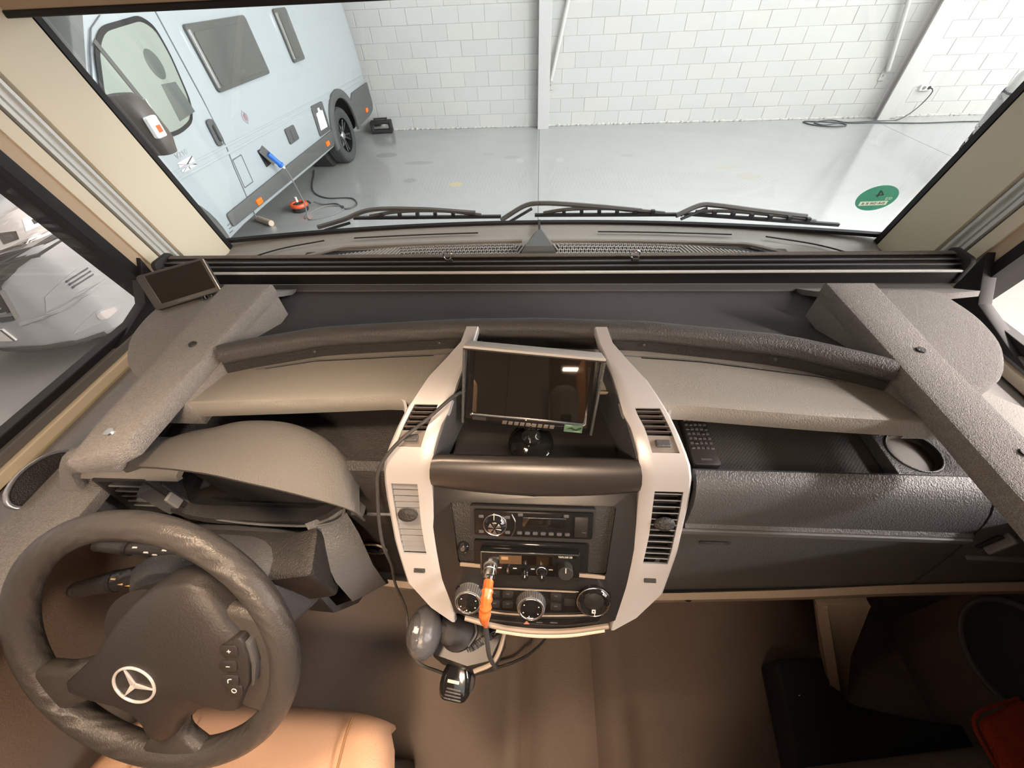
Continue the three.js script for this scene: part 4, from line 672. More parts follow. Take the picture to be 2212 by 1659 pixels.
// ================================================================ dashboard
const archOut = [[-0.56, 0.118], [-0.487, 0.128], [-0.449, 0.149], [-0.415, 0.172], [-0.36, 0.198], [-0.32, 0.214], [-0.296, 0.226], [-0.282, 0.231], [-0.266, 0.232], [-0.222, 0.225], [-0.18, 0.209], [-0.154, 0.172], [-0.139, 0.135]];
{
  const t = thing('dashboard', 'dark grey dashboard with open trays, glovebox and outer vents', 'dashboard');
  // top pads either side of the console arches, with a thin defroster slot each
  const rear = (x) => interp([[-0.66, -0.42], [-0.538, -0.475], [-0.398, -0.518], [-0.137, -0.543], [0.121, -0.546], [0.284, -0.529], [0.466, -0.49], [0.547, -0.449], [0.66, -0.40]], x)[0];
  const front = (x) => interp([[-0.61, -0.363], [-0.408, -0.378], [-0.235, -0.391], [0.228, -0.382], [0.421, -0.365], [0.61, -0.352]], x)[0];
  const padY = (k) => 1.500 - 0.025 * Math.max(0, k) - (k > 1 ? 0.02 : 0);
  for (const s of [-1, 1]) {
    const ks = [[-0.05, -0.032], [-0.065, -0.020], [-0.055, -0.008], [-0.03, -0.001], [0, 0], [0.12, 0], [0.25, 0], [0.4, 0], [0.52, 0], [0.62, 0], [0.73, 0], [0.78, 0], [0.85, 0], [1, 0], [1.08, 0]], n = 34;
    const at = (k, f) => { let x = s * lerp(0.22, 0.60, f), z = 0; for (let j = 0; j < 3; j++) { z = lerp(front(x), rear(x), k); x = s * lerp(interp(archOut, z)[0] + 0.001, 0.605, f); } return [x, z]; };
    const P = ks.map(([k, d]) => Array.from({ length: n + 1 }, (_, c) => { const [x, z] = at(k, c / n); return [x, padY(k) + d, z]; }));
    const slot = (c) => c / n > 0.09 && c / n < 0.73;
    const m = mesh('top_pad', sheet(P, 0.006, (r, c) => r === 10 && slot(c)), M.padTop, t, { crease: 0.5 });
    const run = Array.from({ length: n + 1 }, (_, c) => c).filter((c) => c / n > 0.05 && c / n < 0.79);
    mesh('defroster_slot', sheet([0.725, 0.79].map((k) => run.map((c) => { const [x, z] = at(k, c / n); return [x, padY(k) - 0.001, z]; })), 0.003), M.rubber, m);
    mesh('slot_blade', tube(run.map((c) => { const [x, z] = at(0.757, c / n); return [x, padY(0.75) + 0.0002, z]; }), 0.0012, 30, 5), M.dash, m);
    // pale end piece of the pad curling down towards the arch
    const e = [[-0.392, 0.03], [-0.384, 0.018], [-0.372, 0.008], [-0.358, 0.0]].map(([z, u]) => [0, 1].map((j) => [s * (interp(archOut, z)[0] + 0.002 + u + 0.004 * j), 1.497 - 0.028 * j - (0.03 - u) * 0.3, z + 0.004]));
    mesh('pad_end', sheet(e, 0.004), M.silver, t);
  }
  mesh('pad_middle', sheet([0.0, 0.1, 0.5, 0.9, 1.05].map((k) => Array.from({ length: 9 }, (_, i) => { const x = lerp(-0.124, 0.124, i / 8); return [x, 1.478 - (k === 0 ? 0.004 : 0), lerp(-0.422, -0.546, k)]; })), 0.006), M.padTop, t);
  mesh('middle_edge', rod([-0.122, 1.477, -0.421], [0.122, 1.477, -0.421], 0.002, 8), M.beigeTrim, t);
  // open trays
  for (const s of [-1, 1]) {
    const X = (a, b) => (s < 0 ? [-b, -a] : [a, b]);
    const tr = mesh('tray_floor', span(...X(0.215, 0.66), 1.396, 1.41, -0.47, -0.303), M.dashDark, t);
    mesh('tray_back', span(...X(0.2, 0.66), 1.39, 1.475, -0.475, -0.46), M.dashDark, tr);
    mesh('tray_end', span(...X(0.656, 0.668), 1.39, 1.4375, -0.47, -0.292), M.dash, tr);
    mesh('end_top', plate(frame([0, 0, 0], [1, 0, 0], [0, 0, -1]), s < 0 ? [[-0.664, 0.30], [-0.664, 0.47], [-0.72, 0.47], [-0.72, 0.30]] : [[0.664, 0.285], [0.90, 0.285], [0.90, 0.33], [0.76, 0.47], [0.664, 0.47]], 1.42, 1.4385, 0.004), M.padTop, t);
  }
  mesh('tray_mat', span(0.282, 0.527, 1.41, 1.4135, -0.45, -0.322, 0.001), M.trayMat, t);
  { const F = frame([0, 1.411, 0], [1, 0, 0], [0, 0, -1]);
    const c = mesh('cup_holder', plate(F, [[0.533, 0.313], [0.655, 0.313], [0.655, 0.455], [0.533, 0.455]], 0, 0.013, 0.002, [ellipsePts(0.583, 0.356, 0.035, 0.036, 30)]), M.dashDark, t);
    mesh('cup_well', turned(F, 0.583, 0.356, [[0, 0.002], [0.032, 0.002], [0.035, 0.006]], 26), mat('cupBottom', lin(0.035, 0.025, 0.014), 0.5), c); mesh('cup_rim', ringOn(F, 0.583, 0.356, 0.0362, 0.0013, 0.0133), M.dash, c);
    mesh('divider', span(0.531, 0.536, 1.41, 1.430, -0.455, -0.311, 0.001), M.dash, c); }
  // glovebox face, curved in section
  const bottom = (x) => interp([[0.2, 0.992], [0.295, 1.011], [0.528, 1.074], [0.675, 1.129], [0.91, 1.19]], Math.abs(x))[0];
  const prof = [[-0.309, 1.435], [-0.304, 1.4395], [-0.296, 1.439], [-0.286, 1.4335], [-0.2755, 1.421], [-0.267, 1.402], [-0.262, 1.381], [-0.2595, 1.363], [-0.2595, 1.354], [-0.2545, 1.3495], [-0.2535, 1.335], [-0.2575, 1.3315], [-0.256, 1.307], [-0.253, 1.244], [-0.252, 1.16], [-0.253, 1.10], [-0.257, 0]];
  const faceP = (a, b, groove, cols, lean) => prof.map(([z, y], i) => Array.from({ length: cols + 1 }, (_, c) => { const x0 = lerp(a, b, c / cols), by = bottom(x0), yy = Math.max(y, by); const zz = !groove && i > 6 && i < 12 ? lerp(-0.261, -0.257, (i - 6) / 6) : z; return [lean(c / cols, yy), yy, zz]; }));
  const seamX = (y) => 0.636 + 0.25 * (1.4395 - y);
  const gb = mesh('glovebox', sheet(faceP(0.236, 0.66, true, 20, (f, y) => lerp(0.236 - 0.10 * Math.max(0, 1.33 - y), seamX(y) - 0.002, f)), 0.012), M.dash, t, { crease: 0.45 });
  const tx = canvasTex(256, 64, (c, w, h) => { c.fillStyle = '#3c3d41'; c.fillRect(0, 0, w, h); c.fillStyle = '#626468'; c.font = 'bold 40px sans-serif'; c.textAlign = 'center'; c.fillText('AIRBAG', w / 2, 46); });
  mesh('airbag_lettering', printSheet(frame([0, 0, -0.2535], [1, 0, 0], [0, 1, 0]), 0.275, 1.288, 0.325, 1.300, -0.0005), mat('airbagInk', 0xffffff, 0.6, { map: tx }), gb, { keepUV: true });
  mesh('end_panel', sheet(faceP(0.66, 0.92, false, 8, (f, y) => lerp(seamX(y) + 0.002, 0.92, f)), 0.012), M.dash, t, { crease: 0.5 });
  mesh('seam_gap', sheet(prof.map(([z, y]) => [-0.006, 0.006].map((d) => { const yy = Math.max(y, 1.13); return [seamX(yy) + d, yy, z - 0.006]; })), 0.004), M.rubber, t);
  mesh('glovebox_trim_strip', bar([0.215, 1.342, -0.2525], [0.655, 1.342, -0.2525], 0.005, 0.013, [0, 1, 0], 0.002), mat('stripGrey', lin(0.13, 0.135, 0.14), 0.4), t);
  const vent = (n, x0, x1, y0, y1, z, m, ms) => { const v = mesh(n, plate(frame([0, 0, z], [1, 0, 0], [0, 1, 0]), roundPoly([[x0 - 0.012, y0], [x1, y0], [x1, y1], [x0 + 0.012, y1]], 0.006), -0.03, 0.004, 0.002, [roundPoly([[x0, y0 + 0.008], [x1 - 0.006, y0 + 0.008], [x1 - 0.006, y1 - 0.008], [x0 + 0.018, y1 - 0.008]], 0.003)]), m, t);
    mesh('vent_duct', span(x0, x1 - 0.006, y0 + 0.006, y1 - 0.006, z - 0.032, z - 0.026), M.rubber, v);
    for (let k = 0; k < 6; k++) { const y = lerp(y0 + 0.016, y1 - 0.016, k / 5), a = lerp(x0 + 0.002, x0 + 0.018, k / 5); mesh('slat', bar([a, y, z - 0.009], [x1 - 0.006, y, z - 0.009], 0.02, 0.0035, [0, 1, -0.5], 0.0012), ms, v); }
    mesh('vent_tab', box(0.028, 0.009, 0.012, (x0 + x1) / 2 + 0.008, (y0 + y1) / 2, z + 0.004, 0.003), ms, v);
    return v; };
  { const v = vent('outer_vent', 0.715, 0.915, 1.282, 1.412, -0.258, M.dash, mat('slatGrey', lin(0.22, 0.225, 0.23), 0.45)); mesh('vent_wheel', box(0.007, 0.048, 0.022, 0.702, 1.335, -0.256, 0.003), M.slatGrey, v); mesh('vent_slot', box(0.009, 0.042, 0.004, 0.69, 1.335, -0.255, 0.002), M.rubber, v); mesh('vent_sill', bar([0.70, 1.278, -0.252], [0.92, 1.278, -0.252], 0.006, 0.004), M.slatGrey, v); }
  { const v = vent('outer_vent', -0.705, -0.60, 1.312, 1.432, -0.267, M.dashDark, M.slatGrey); mesh('vent_wheel', box(0.006, 0.03, 0.016, -0.597, 1.37, -0.262, 0.002), M.slatGrey, v); }
  // driver's side: ledge, dark face, switch panel
  mesh('driver_ledge', sheet([[-0.32, 1.441], [-0.29, 1.443], [-0.27, 1.438], [-0.265, 1.430]].map(([z, y]) => [-0.715, -0.65, -0.6, -0.55].map((x) => [x, y, z])), 0.01), M.padTop, t, { crease: 0.8 });
  const fl = [[-0.311, 1.438], [-0.304, 1.440], [-0.291, 1.433], [-0.281, 1.412], [-0.277, 1.37], [-0.277, 1.328], [-0.272, 1.312], [-0.271, 1.264], [-0.269, 1.18], [-0.266, 1.095], [-0.264, 1.0]];
  mesh('driver_face', sheet(fl.map(([z, y]) => [-0.72, -0.6, -0.5, -0.4, -0.3, -0.2].map((x) => [x, y < 1.05 ? bottom(x) : y, z - (x < -0.5 ? 0.03 : 0)])), 0.012), M.dashDark, t, { crease: 0.6 });
  mesh('face_strip', bar([-0.315, 1.319, -0.272], [-0.225, 1.319, -0.272], 0.004, 0.004), M.stripGrey, t);
  { const F = frame([-0.319, 1.1725, -0.268], [1, 0, 0], [0, 1, 0.02]); const so = mesh('lighter_socket', ringOn(F, 0, 0, 0.0262, 0.0023, 0.004), mat('socketRing', lin(0.75, 0.66, 0.5), 0.35, { metalness: 0.4 }), t); mesh('socket_cap', turned(F, 0, 0, [[0, 0.010], [0.016, 0.009], [0.02, 0.004], [0.024, 0.0]], 26), M.blackGloss, so); mesh('cap_ring', ringOn(F, 0, 0, 0.012, 0.001, 0.011), M.dash, so); }
  for (const y of [1.206, 1.153]) { const f = frame([-0.396, y, -0.2695], [1, 0, 0], [0, 1, 0]); const sw = mesh('switch_bank', plate(f, roundRect(-0.038, -0.018, 0.032, 0.018, 0.004), -0.004, 0.003, 0.0015), M.fascia, t); for (let j = 0; j < 3; j++) mesh('switch_ridge', box(0.053, 0.0025, 0.003, -0.399, y - 0.0095 + j * 0.0095, -0.266, 0.001), M.dash, sw); mesh('switch_light', new THREE.SphereGeometry(0.0016, 6, 5).translate(-0.367, y + 0.012, -0.2658), M.whitePlastic, sw); }
  // pale finisher along the lower edge
  for (const [a, b] of [[0.20, 0.91], [-0.44, -0.20]]) mesh('lower_finisher', sheet([[0, -0.252], [-0.006, -0.243], [-0.023, -0.243], [-0.038, -0.255], [-0.042, -0.32]].map(([d, z]) => Array.from({ length: 11 }, (_, c) => { const x = lerp(a, b, c / 10); return [x, bottom(x) + d, z]; })), 0.006), M.beigeTrim, t, { crease: 0.9 });
  mesh('finisher_clip', new THREE.SphereGeometry(0.008, 10, 8).scale(1.2, 0.6, 0.8).translate(0.335, 1.013, -0.241), M.blackGloss, t);
  mesh('under_dash', sheet([[1.0, -0.32], [0.99, -0.56]].map(([y, z]) => [-0.9, -0.42, 0, 0.42, 0.9].map((x) => [x, y + (Math.abs(x) > 0.6 ? 0.1 : 0), z])), 0.02), M.blackMatte, t);
  settle(t);
}
{ // instrument hood
  const t = thing('instrument_hood', 'domed grey hood over the dark instrument cluster', 'instrument hood');
  const fr = [[-0.634, 1.425, -0.276], [-0.633, 1.445, -0.273], [-0.61, 1.466, -0.269], [-0.572, 1.480, -0.263], [-0.515, 1.488, -0.257], [-0.456, 1.486, -0.252], [-0.41, 1.478, -0.247], [-0.361, 1.465, -0.243], [-0.32, 1.449, -0.240], [-0.29, 1.434, -0.238], [-0.268, 1.415, -0.237], [-0.261, 1.400, -0.236]];
  const bk = [[-0.638, 1.41, -0.29], [-0.632, 1.432, -0.297], [-0.615, 1.450, -0.309], [-0.585, 1.458, -0.324], [-0.55, 1.465, -0.336], [-0.51, 1.472, -0.341], [-0.466, 1.479, -0.350], [-0.406, 1.479, -0.352], [-0.365, 1.472, -0.346], [-0.33, 1.460, -0.334], [-0.297, 1.440, -0.314], [-0.284, 1.40, -0.308]];
  const cf = new THREE.CatmullRomCurve3(fr.map(V)), cb = new THREE.CatmullRomCurve3(bk.map(V));
  const n = 44, F = Array.from({ length: n + 1 }, (_, i) => cf.getPoint(i / n)), B = Array.from({ length: n + 1 }, (_, i) => cb.getPoint(i / n));
  const P = []; for (const [k, d] of [[0.28, -0.020], [0.12, -0.014], [0.03, -0.010], [-0.02, -0.006], [-0.02, -0.001], [0.05, 0.002], [0.2, 0.006], [0.4, 0.009], [0.6, 0.010], [0.8, 0.008], [0.95, 0.002], [1, -0.006], [1.0, -0.05]]) P.push(F.map((p, i) => { const q = p.clone().lerp(B[i], k); const e = 1 - Math.abs(i / n * 2 - 1) ** 6; q.y += d * (d > 0 ? 0.35 + 0.65 * e : 1); return q; }));
  mesh('hood_shell', sheet(P, 0.003), mat('hoodGrey', lin(0.105, 0.103, 0.098), 0.6, { bumpMap: leatherBump, bumpScale: 0.0004 }), t, { crease: 0.7 });
  // cavity with dials
  const G = frame([-0.445, 1.385, -0.300], [1, 0, 0], [0, 0.86, -0.5]);
  const gp = mesh('gauge_panel', plate(G, roundPoly([[-0.17, -0.058], [0.16, -0.058], [0.165, 0.02], [0.10, 0.07], [-0.1, 0.07], [-0.17, 0.04]], 0.03), -0.006, 0, 0.001), M.blackGloss, t);
  for (const x of [-0.075, 0.075]) { mesh('dial_ring', ringOn(G, x, 0.022, 0.038, 0.0014, 0.002), M.satinMetal, gp); mesh('needle', bar(G.at(x, 0.022, 0.004), G.at(x + 0.024, 0.042, 0.004), 0.002, 0.002), M.whitePlastic, gp); }
  mesh('warning_light', plate(G, [[0.055, 0.042], [0.085, 0.047], [0.06, 0.052]], 0.001, 0.003, 0), M.orangeLamp, gp);
  mesh('cavity_floor', sheet([[-0.306, 1.335], [-0.28, 1.332], [-0.249, 1.329], [-0.245, 1.32]].map(([z, y]) => Array.from({ length: 13 }, (_, c) => { const f = c / 12, e = Math.abs(f * 2 - 1); return [lerp(-0.645, -0.318, f), y + 0.03 * e ** 4, z - 0.02 * e ** 4]; })), 0.004), M.dashDark, t, { crease: 0.9 });
  mesh('cavity_rim', tube([[-0.648, 1.34, -0.284], [-0.62, 1.33, -0.27], [-0.565, 1.327, -0.254], [-0.465, 1.327, -0.244], [-0.348, 1.328, -0.248], [-0.32, 1.336, -0.259], [-0.316, 1.349, -0.27]], 0.0022, 40, 6), M.stripGrey, t);
  for (const s of [0, 1]) mesh('cavity_side', sheet([[-0.30, 1.42], [-0.252, 1.405], [-0.254, 1.33]].map(([z, y]) => [0, 1].map((k) => [s ? -0.283 - 0.035 * k : -0.628 + 0.03 * k, y, z - 0.02 * k])), 0.003), M.dash, t);
  settle(t);
}
// ================================================================ centre console
const TILT = 35 * Math.PI / 180, K = frame([0, 1.361, -0.248], [1, 0, 0], [0, Math.cos(TILT), -Math.sin(TILT)]);
{
  const t = thing('centre_console', 'centre console with silver side arches and four slatted vents', 'console');
  // silver arches: profile runs from the foot of the face up and over towards the windscreen
  const prof = [[-0.139, 1.205], [-0.19, 1.278], [-0.246, 1.361], [-0.272, 1.405], [-0.283, 1.432], [-0.296, 1.456], [-0.318, 1.478], [-0.36, 1.500], [-0.43, 1.519], [-0.50, 1.527], [-0.56, 1.53]];
  const cp = new THREE.CatmullRomCurve3(prof.map(([z, y]) => new THREE.Vector3(0, y, z)), false, 'chordal');
  const outX = archOut;
  const inX = [[-0.56, 0.098], [-0.498, 0.102], [-0.43, 0.118], [-0.36, 0.130], [-0.34, 0.140], [-0.305, 0.150], [-0.281, 0.156], [-0.243, 0.158], [-0.20, 0.150], [-0.15, 0.132], [-0.139, 0.130]];
  // rows along the arch at chosen z so that the vent windows fall on cell edges
  const zr = [-0.139, -0.147, -0.154, -0.165, -0.18, -0.195, -0.212, -0.225, -0.24, -0.252, -0.266, -0.278, -0.288, -0.298, -0.311, -0.321, -0.331, -0.340, -0.350, -0.359, -0.368, -0.39, -0.415, -0.45, -0.487, -0.525];
  const yAt = (z) => { let a = 0, b = 1; for (let k = 0; k < 40; k++) { const m = (a + b) / 2; if (cp.getPoint(m).z > z) a = m; else b = m; } return cp.getPoint(a).y; };
  const uf = [-0.035, 0.0, 0.06, 0.29, 0.42, 0.56, 0.70, 0.84, 0.93, 0.985, 1.0, 1.0];
  for (const s of [-1, 1]) {
    const P = zr.map((z) => { const a = interp(inX, z)[0], b = interp(outX, z)[0], y = yAt(z); return uf.map((u, c) => { const dz = z + 0.01, sl = (yAt(z - 0.004) - yAt(z + 0.004)) / -0.008; const nl = Math.hypot(1, sl), ny = 1 / nl, nz = sl === 0 ? 0 : -sl / nl * 1; const drop = c === 0 ? 0.012 : c === 9 ? 0.0035 : c === 10 ? 0.012 : c === 11 ? 0.04 : c === 1 ? 0.002 : 0; void dz; return [s * lerp(a, b, Math.max(0, u)) + (c === 0 ? -s * 0.001 : 0), y - ny * drop, z - nz * drop]; }); });
    const upper = (r) => r >= 14 && r < 20, lower = (r) => r >= 6 && r < 11, inner = (c) => c >= 3 && c < 7;
    const skip = (r, c) => inner(c) && (upper(r) || lower(r));
    const arch = mesh('silver_arch', sheet(P, 0.004, skip), M.silver, t, { crease: 0.6 });
    // vents behind the windows
    const cell = (r, c, d) => { const p = V(P[r][c]), sl = (yAt(zr[r] - 0.004) - yAt(zr[r] + 0.004)) / -0.008, nl = Math.hypot(1, sl); return p.add(new THREE.Vector3(0, -d / nl, -(-sl / nl) * d)); };
    const ventAt = (n, r0, r1, slats, d, m) => {
      const v = mesh(n, sheet([r0, (r0 + r1) >> 1, r1].map((r) => [2, 4, 6, 7].map((c) => cell(r, c, d))), 0.002), M.rubber, t);
      for (let k = 0; k < slats; k++) { const f = (k + 0.7) / (slats + 0.4), rf = lerp(r0, r1, f), ra = Math.floor(rf), q = rf - ra, mix = (c, dd) => cell(ra, c, dd).lerp(cell(Math.min(ra + 1, r1), c, dd), q); const tip = new THREE.Vector3(0, 0, 0.0);
        mesh('slat', bar(mix(3, 0.005), mix(7, 0.005), 0.010, 0.0018, n === 'face_vent' ? (s > 0 ? [0, -0.42, 0.9] : [0, 0.6, 0.8]) : [0, -0.30, 0.95], 0.0008), m, v); void tip; }
      return v; };
    const up = ventAt('demist_vent', 16, 20, 5, 0.012, mat('slatBrown' + s, lin(0.12, 0.10, 0.09), 0.35)); void up;
    const b = mesh('vent_switch', sheet([14, 15, 16].map((r) => [3, 4, 5, 6, 7].map((c) => cell(r, c, 0.003))), 0.003), mat('switchGrey' + s, lin(0.20, 0.18, 0.165), 0.5), t); const q = cell(15, 5, -0.001); mesh('rocker', box(0.021, 0.005, 0.011, q.x, q.y, q.z, 0.002), M.dash, b);
    const lo = ventAt('face_vent', 6, 11, 12, 0.016, M.slatGrey); const w = cell(9, 5, -0.003); mesh('vent_tab', new THREE.SphereGeometry(0.016, 16, 10).scale(1, 0.35, 0.7).rotateX(0.9).translate(w.x, w.y, w.z), M.dashDark, lo);
    { const p0 = cell(5, 4, -0.0005), p1 = cell(5, 6, -0.0005); mesh('vent_thumbwheel', bar(p0, p1, 0.007, 0.003, [0, 0.8, 0.5], 0.001), M.dashDark, lo); }
    void arch;
  }
  // open tray on top
  const tr = mesh('tray_floor', span(-0.157, 0.157, 1.402, 1.412, -0.47, -0.305), M.dashDark, t);
  mesh('tray_back', span(-0.13, 0.13, 1.405, 1.47, -0.475, -0.462), M.dashDark, tr);
  for (const s of [-1, 1]) { mesh('tray_side', sheet([1.408, 1.45, 1.515].map((y) => [-0.306, -0.345, -0.40, -0.425, -0.46].map((z) => [s * (interp(inX, z)[0] - 0.002), Math.min(y, yAt(z) - 0.004), z])), 0.004), M.dash, tr); mesh('tray_screw', new THREE.SphereGeometry(0.0045, 10, 6).scale(1, 0.5, 1).translate(s * 0.10, 1.413, -0.33), M.blackGloss, tr); }
  mesh('tray_label', box(0.05, 0.002, 0.008, 0.085, 1.413, -0.318), M.blackGloss, tr);
  // glossy roll below the tray
  const rollP = [[-0.312, 1.408], [-0.3125, 1.450], [-0.310, 1.457], [-0.304, 1.460], [-0.295, 1.4585], [-0.286, 1.449], [-0.280, 1.435], [-0.2785, 1.42], [-0.2815, 1.409], [-0.290, 1.404]];
  mesh('padded_roll', sheet(rollP.map(([z, y], i) => Array.from({ length: 21 }, (_, c) => { const f = c / 20, w = interp([[-0.312, 0.149], [-0.295, 0.153], [-0.278, 0.157]], z)[0], e = 1 - (f * 2 - 1) ** 2; return [lerp(-w, w, f), y - (i > 3 ? 0.012 * e * (i - 3) / 6 : 0), z + (i > 3 ? 0.008 * e * (i - 3) / 6 : 0)]; })), 0.006), M.rollGloss, t, { crease: 1.2 });
  // fascia with a recessed radio bay
  const outline = [[-0.162, 0.068], [-0.163, 0.0], [-0.150, -0.107], [-0.130, -0.172], [-0.054, -0.192], [0.02, -0.196], [0.085, -0.19], [0.137, -0.172], [0.151, -0.107], [0.158, -0.04], [0.157, 0.068], [0.08, 0.052], [0.0, 0.046], [-0.08, 0.052]].reverse();
  const bay = roundPoly([[-0.133, 0.036], [0.128, 0.036], [0.118, -0.09], [0.0, -0.092], [-0.122, -0.078]], 0.008);
  mesh('fascia', plate(K, outline, -0.02, 0.0, 0.002, [bay]), M.fascia, t);
  const bf = mesh('radio_bay', plate(K, bay.map(([x, y]) => [x * 0.998, y * 0.998]), -0.018, -0.006, 0.001), M.dashDark, t);
  mesh('bay_lip', bar(K.at(-0.118, -0.0785, -0.001), K.at(0.115, -0.0915, -0.001), 0.006, 0.004, K.n.toArray(), 0.001), M.beigeTrim, bf); mesh('bay_lip', bar(K.at(-0.133, 0.034, -0.002), K.at(-0.123, -0.076, -0.002), 0.004, 0.003, K.n.toArray(), 0.001), M.knobGrey, bf);
  { const b = mesh('switch_button', turned(K, -0.112, -0.048, [[0, 0.003], [0.007, 0.003], [0.009, 0.0], [0.009, -0.006]], 20), M.blackGloss, bf); mesh('button_cap', turned(K, -0.112, -0.047, [[0, 0.006], [0.0035, 0.0055], [0.004, 0.002]], 14), M.satinMetal, b); mesh('button_mark', box(0.006, 0.0012, 0.001).applyMatrix4(K.m).translate(...K.at(-0.112, -0.06, -0.0055).sub(K.o).toArray()), M.whitePlastic, b); }
  // climate panel
  const cp2 = mesh('climate_panel', plate(K, roundPoly([[-0.128, -0.118], [-0.06, -0.117], [0.0, -0.12], [0.06, -0.117], [0.128, -0.116], [0.122, -0.152], [0.06, -0.16], [0.0, -0.164], [-0.06, -0.162], [-0.12, -0.154]], 0.01), -0.001, 0.003, 0.001), M.blackGloss, t);
  mesh('panel_edge', bar(K.at(-0.07, -0.1175, 0.0032), K.at(0.07, -0.1175, 0.0032), 0.0022, 0.0015, K.n.toArray()), M.beigeTrim, cp2); mesh('panel_edge', tube([K.at(-0.118, -0.157, 0.003), K.at(-0.06, -0.164, 0.003), K.at(0, -0.166, 0.003), K.at(0.06, -0.163, 0.003), K.at(0.115, -0.157, 0.003)], 0.0016, 30, 6), M.beigeTrim, cp2);
  for (const [x, y, kind] of [[-0.103, -0.136, 0], [-0.002, -0.142, 0], [0.098, -0.131, 1]]) {
    const R = kind ? 0.026 : 0.0235;
    const k = mesh('climate_knob', kind ? turned(K, x, y, [[0, 0.006], [0.015, 0.008], [0.022, 0.012], [R, 0.008], [R, 0.0]], 36) : turned(K, x, y, [[0, 0.016], [0.017, 0.016], [0.0195, 0.018], [R - 0.002, 0.016], [R, 0.002], [R + 0.001, 0.0]], 40), kind ? M.blackGloss : mat('knobRim' + x, lin(0.16, 0.16, 0.16), 0.35), t);
    if (!kind) { for (let j = 0; j < 36; j++) { const a = j / 36 * 2 * Math.PI; if (j % 1 === 0) mesh('knurl', bar(K.at(x + (R + 0.0002) * Math.cos(a), y + (R + 0.0002) * Math.sin(a), 0.002), K.at(x + (R - 0.0018) * Math.cos(a), y + (R - 0.0018) * Math.sin(a), 0.0155), 0.0016, 0.0016, K.n.toArray()), M.knobGrey, k); }
      mesh('knob_ring', ringOn(K, x, y, 0.0195, 0.001, 0.0175), M.chrome, k); mesh('knob_face', turned(K, x, y, [[0, 0.0175], [0.017, 0.017], [0.0185, 0.0165]], 30), M.blackGloss, k); mesh('pointer', bar(K.at(x, y + 0.019, 0.0165), K.at(x, y + 0.0225, 0.0135), 0.002, 0.0012, K.n.toArray()), M.whitePlastic, k);
      for (const a of [-0.6, 0.4, 2.5, 3.6, 4.5]) mesh('knob_mark', box(0.002, 0.0012, 0.0006, x + 0.0135 * Math.cos(a), y + 0.0135 * Math.sin(a), 0.0178).applyMatrix4(K.m), M.whitePlastic, k);
    } else { mesh('knob_ring', ringOn(K, x, y, R, 0.0012, 0.008), M.chrome, k); mesh('flap', turned(K, x, y + 0.002, [[0, 0.011], [0.012, 0.0105], [0.016, 0.009]], 26), M.fascia, k); mesh('knob_mark', plate(K, [[x - 0.003, y - 0.017], [x + 0.003, y - 0.017], [x + 0.003, y - 0.011], [x - 0.003, y - 0.011]], 0.011, 0.0125, 0, [[[x - 0.0015, y - 0.0155], [x + 0.0015, y - 0.0155], [x + 0.0015, y - 0.0125], [x - 0.0015, y - 0.0125]]]), M.whitePlastic, k); }
  }
  for (const [x, y] of [[-0.062, -0.128], [-0.062, -0.147], [-0.04, -0.128], [-0.04, -0.147], [0.038, -0.128], [0.038, -0.147], [0.06, -0.137]]) { const b = mesh('climate_button', plate(K, roundRect(x - 0.009, y - 0.007, x + 0.009, y + 0.007, 0.002), 0.002, 0.0045, 0.001), M.fascia, t); if (x !== 0.06) mesh('button_mark', box(0.005, 0.0018, 0.0005, x, y + 0.002, 0.0047).applyMatrix4(K.m), M.knobGrey, b); }
  // lowest strip with the warning triangle
  const ls = mesh('switch_strip', plate(K, [[-0.118, -0.166], [-0.06, -0.173], [0, -0.175], [0.06, -0.172], [0.112, -0.164], [0.106, -0.178], [0.05, -0.186], [-0.05, -0.187], [-0.112, -0.178]].reverse(), -0.001, 0.002, 0.0006), M.blackGloss, t);
  mesh('hazard_mark', plate(K, [[-0.014, -0.184], [-0.004, -0.184], [-0.009, -0.178]], 0.002, 0.003, 0), mat('hazardRed', lin(0.45, 0.2, 0.16), 0.5), ls); mesh('strip_mark', box(0.01, 0.002, 0.0006, 0.012, -0.18, 0.0023).applyMatrix4(K.m), M.knobGrey, ls); mesh('strip_mark', box(0.012, 0.002, 0.0006, 0.036, -0.179, 0.0023).applyMatrix4(K.m), M.knobGrey, ls);
  mesh('foot_finisher', tube([K.at(-0.112, -0.178, 0.002), K.at(-0.06, -0.190, 0.004), K.at(0, -0.195, 0.005), K.at(0.06, -0.192, 0.004), K.at(0.125, -0.18, 0.002)], 0.0045, 40, 8), M.beigeTrim, t); mesh('foot_lip', tube([K.at(-0.06, -0.204, -0.004), K.at(0, -0.209, -0.003), K.at(0.06, -0.206, -0.004), K.at(0.12, -0.194, -0.006)], 0.005, 30, 8), M.cream, t);
  mesh('console_back', span(-0.13, 0.13, 1.10, 1.42, -0.44, -0.30), M.blackMatte, t);
  settle(t);
}
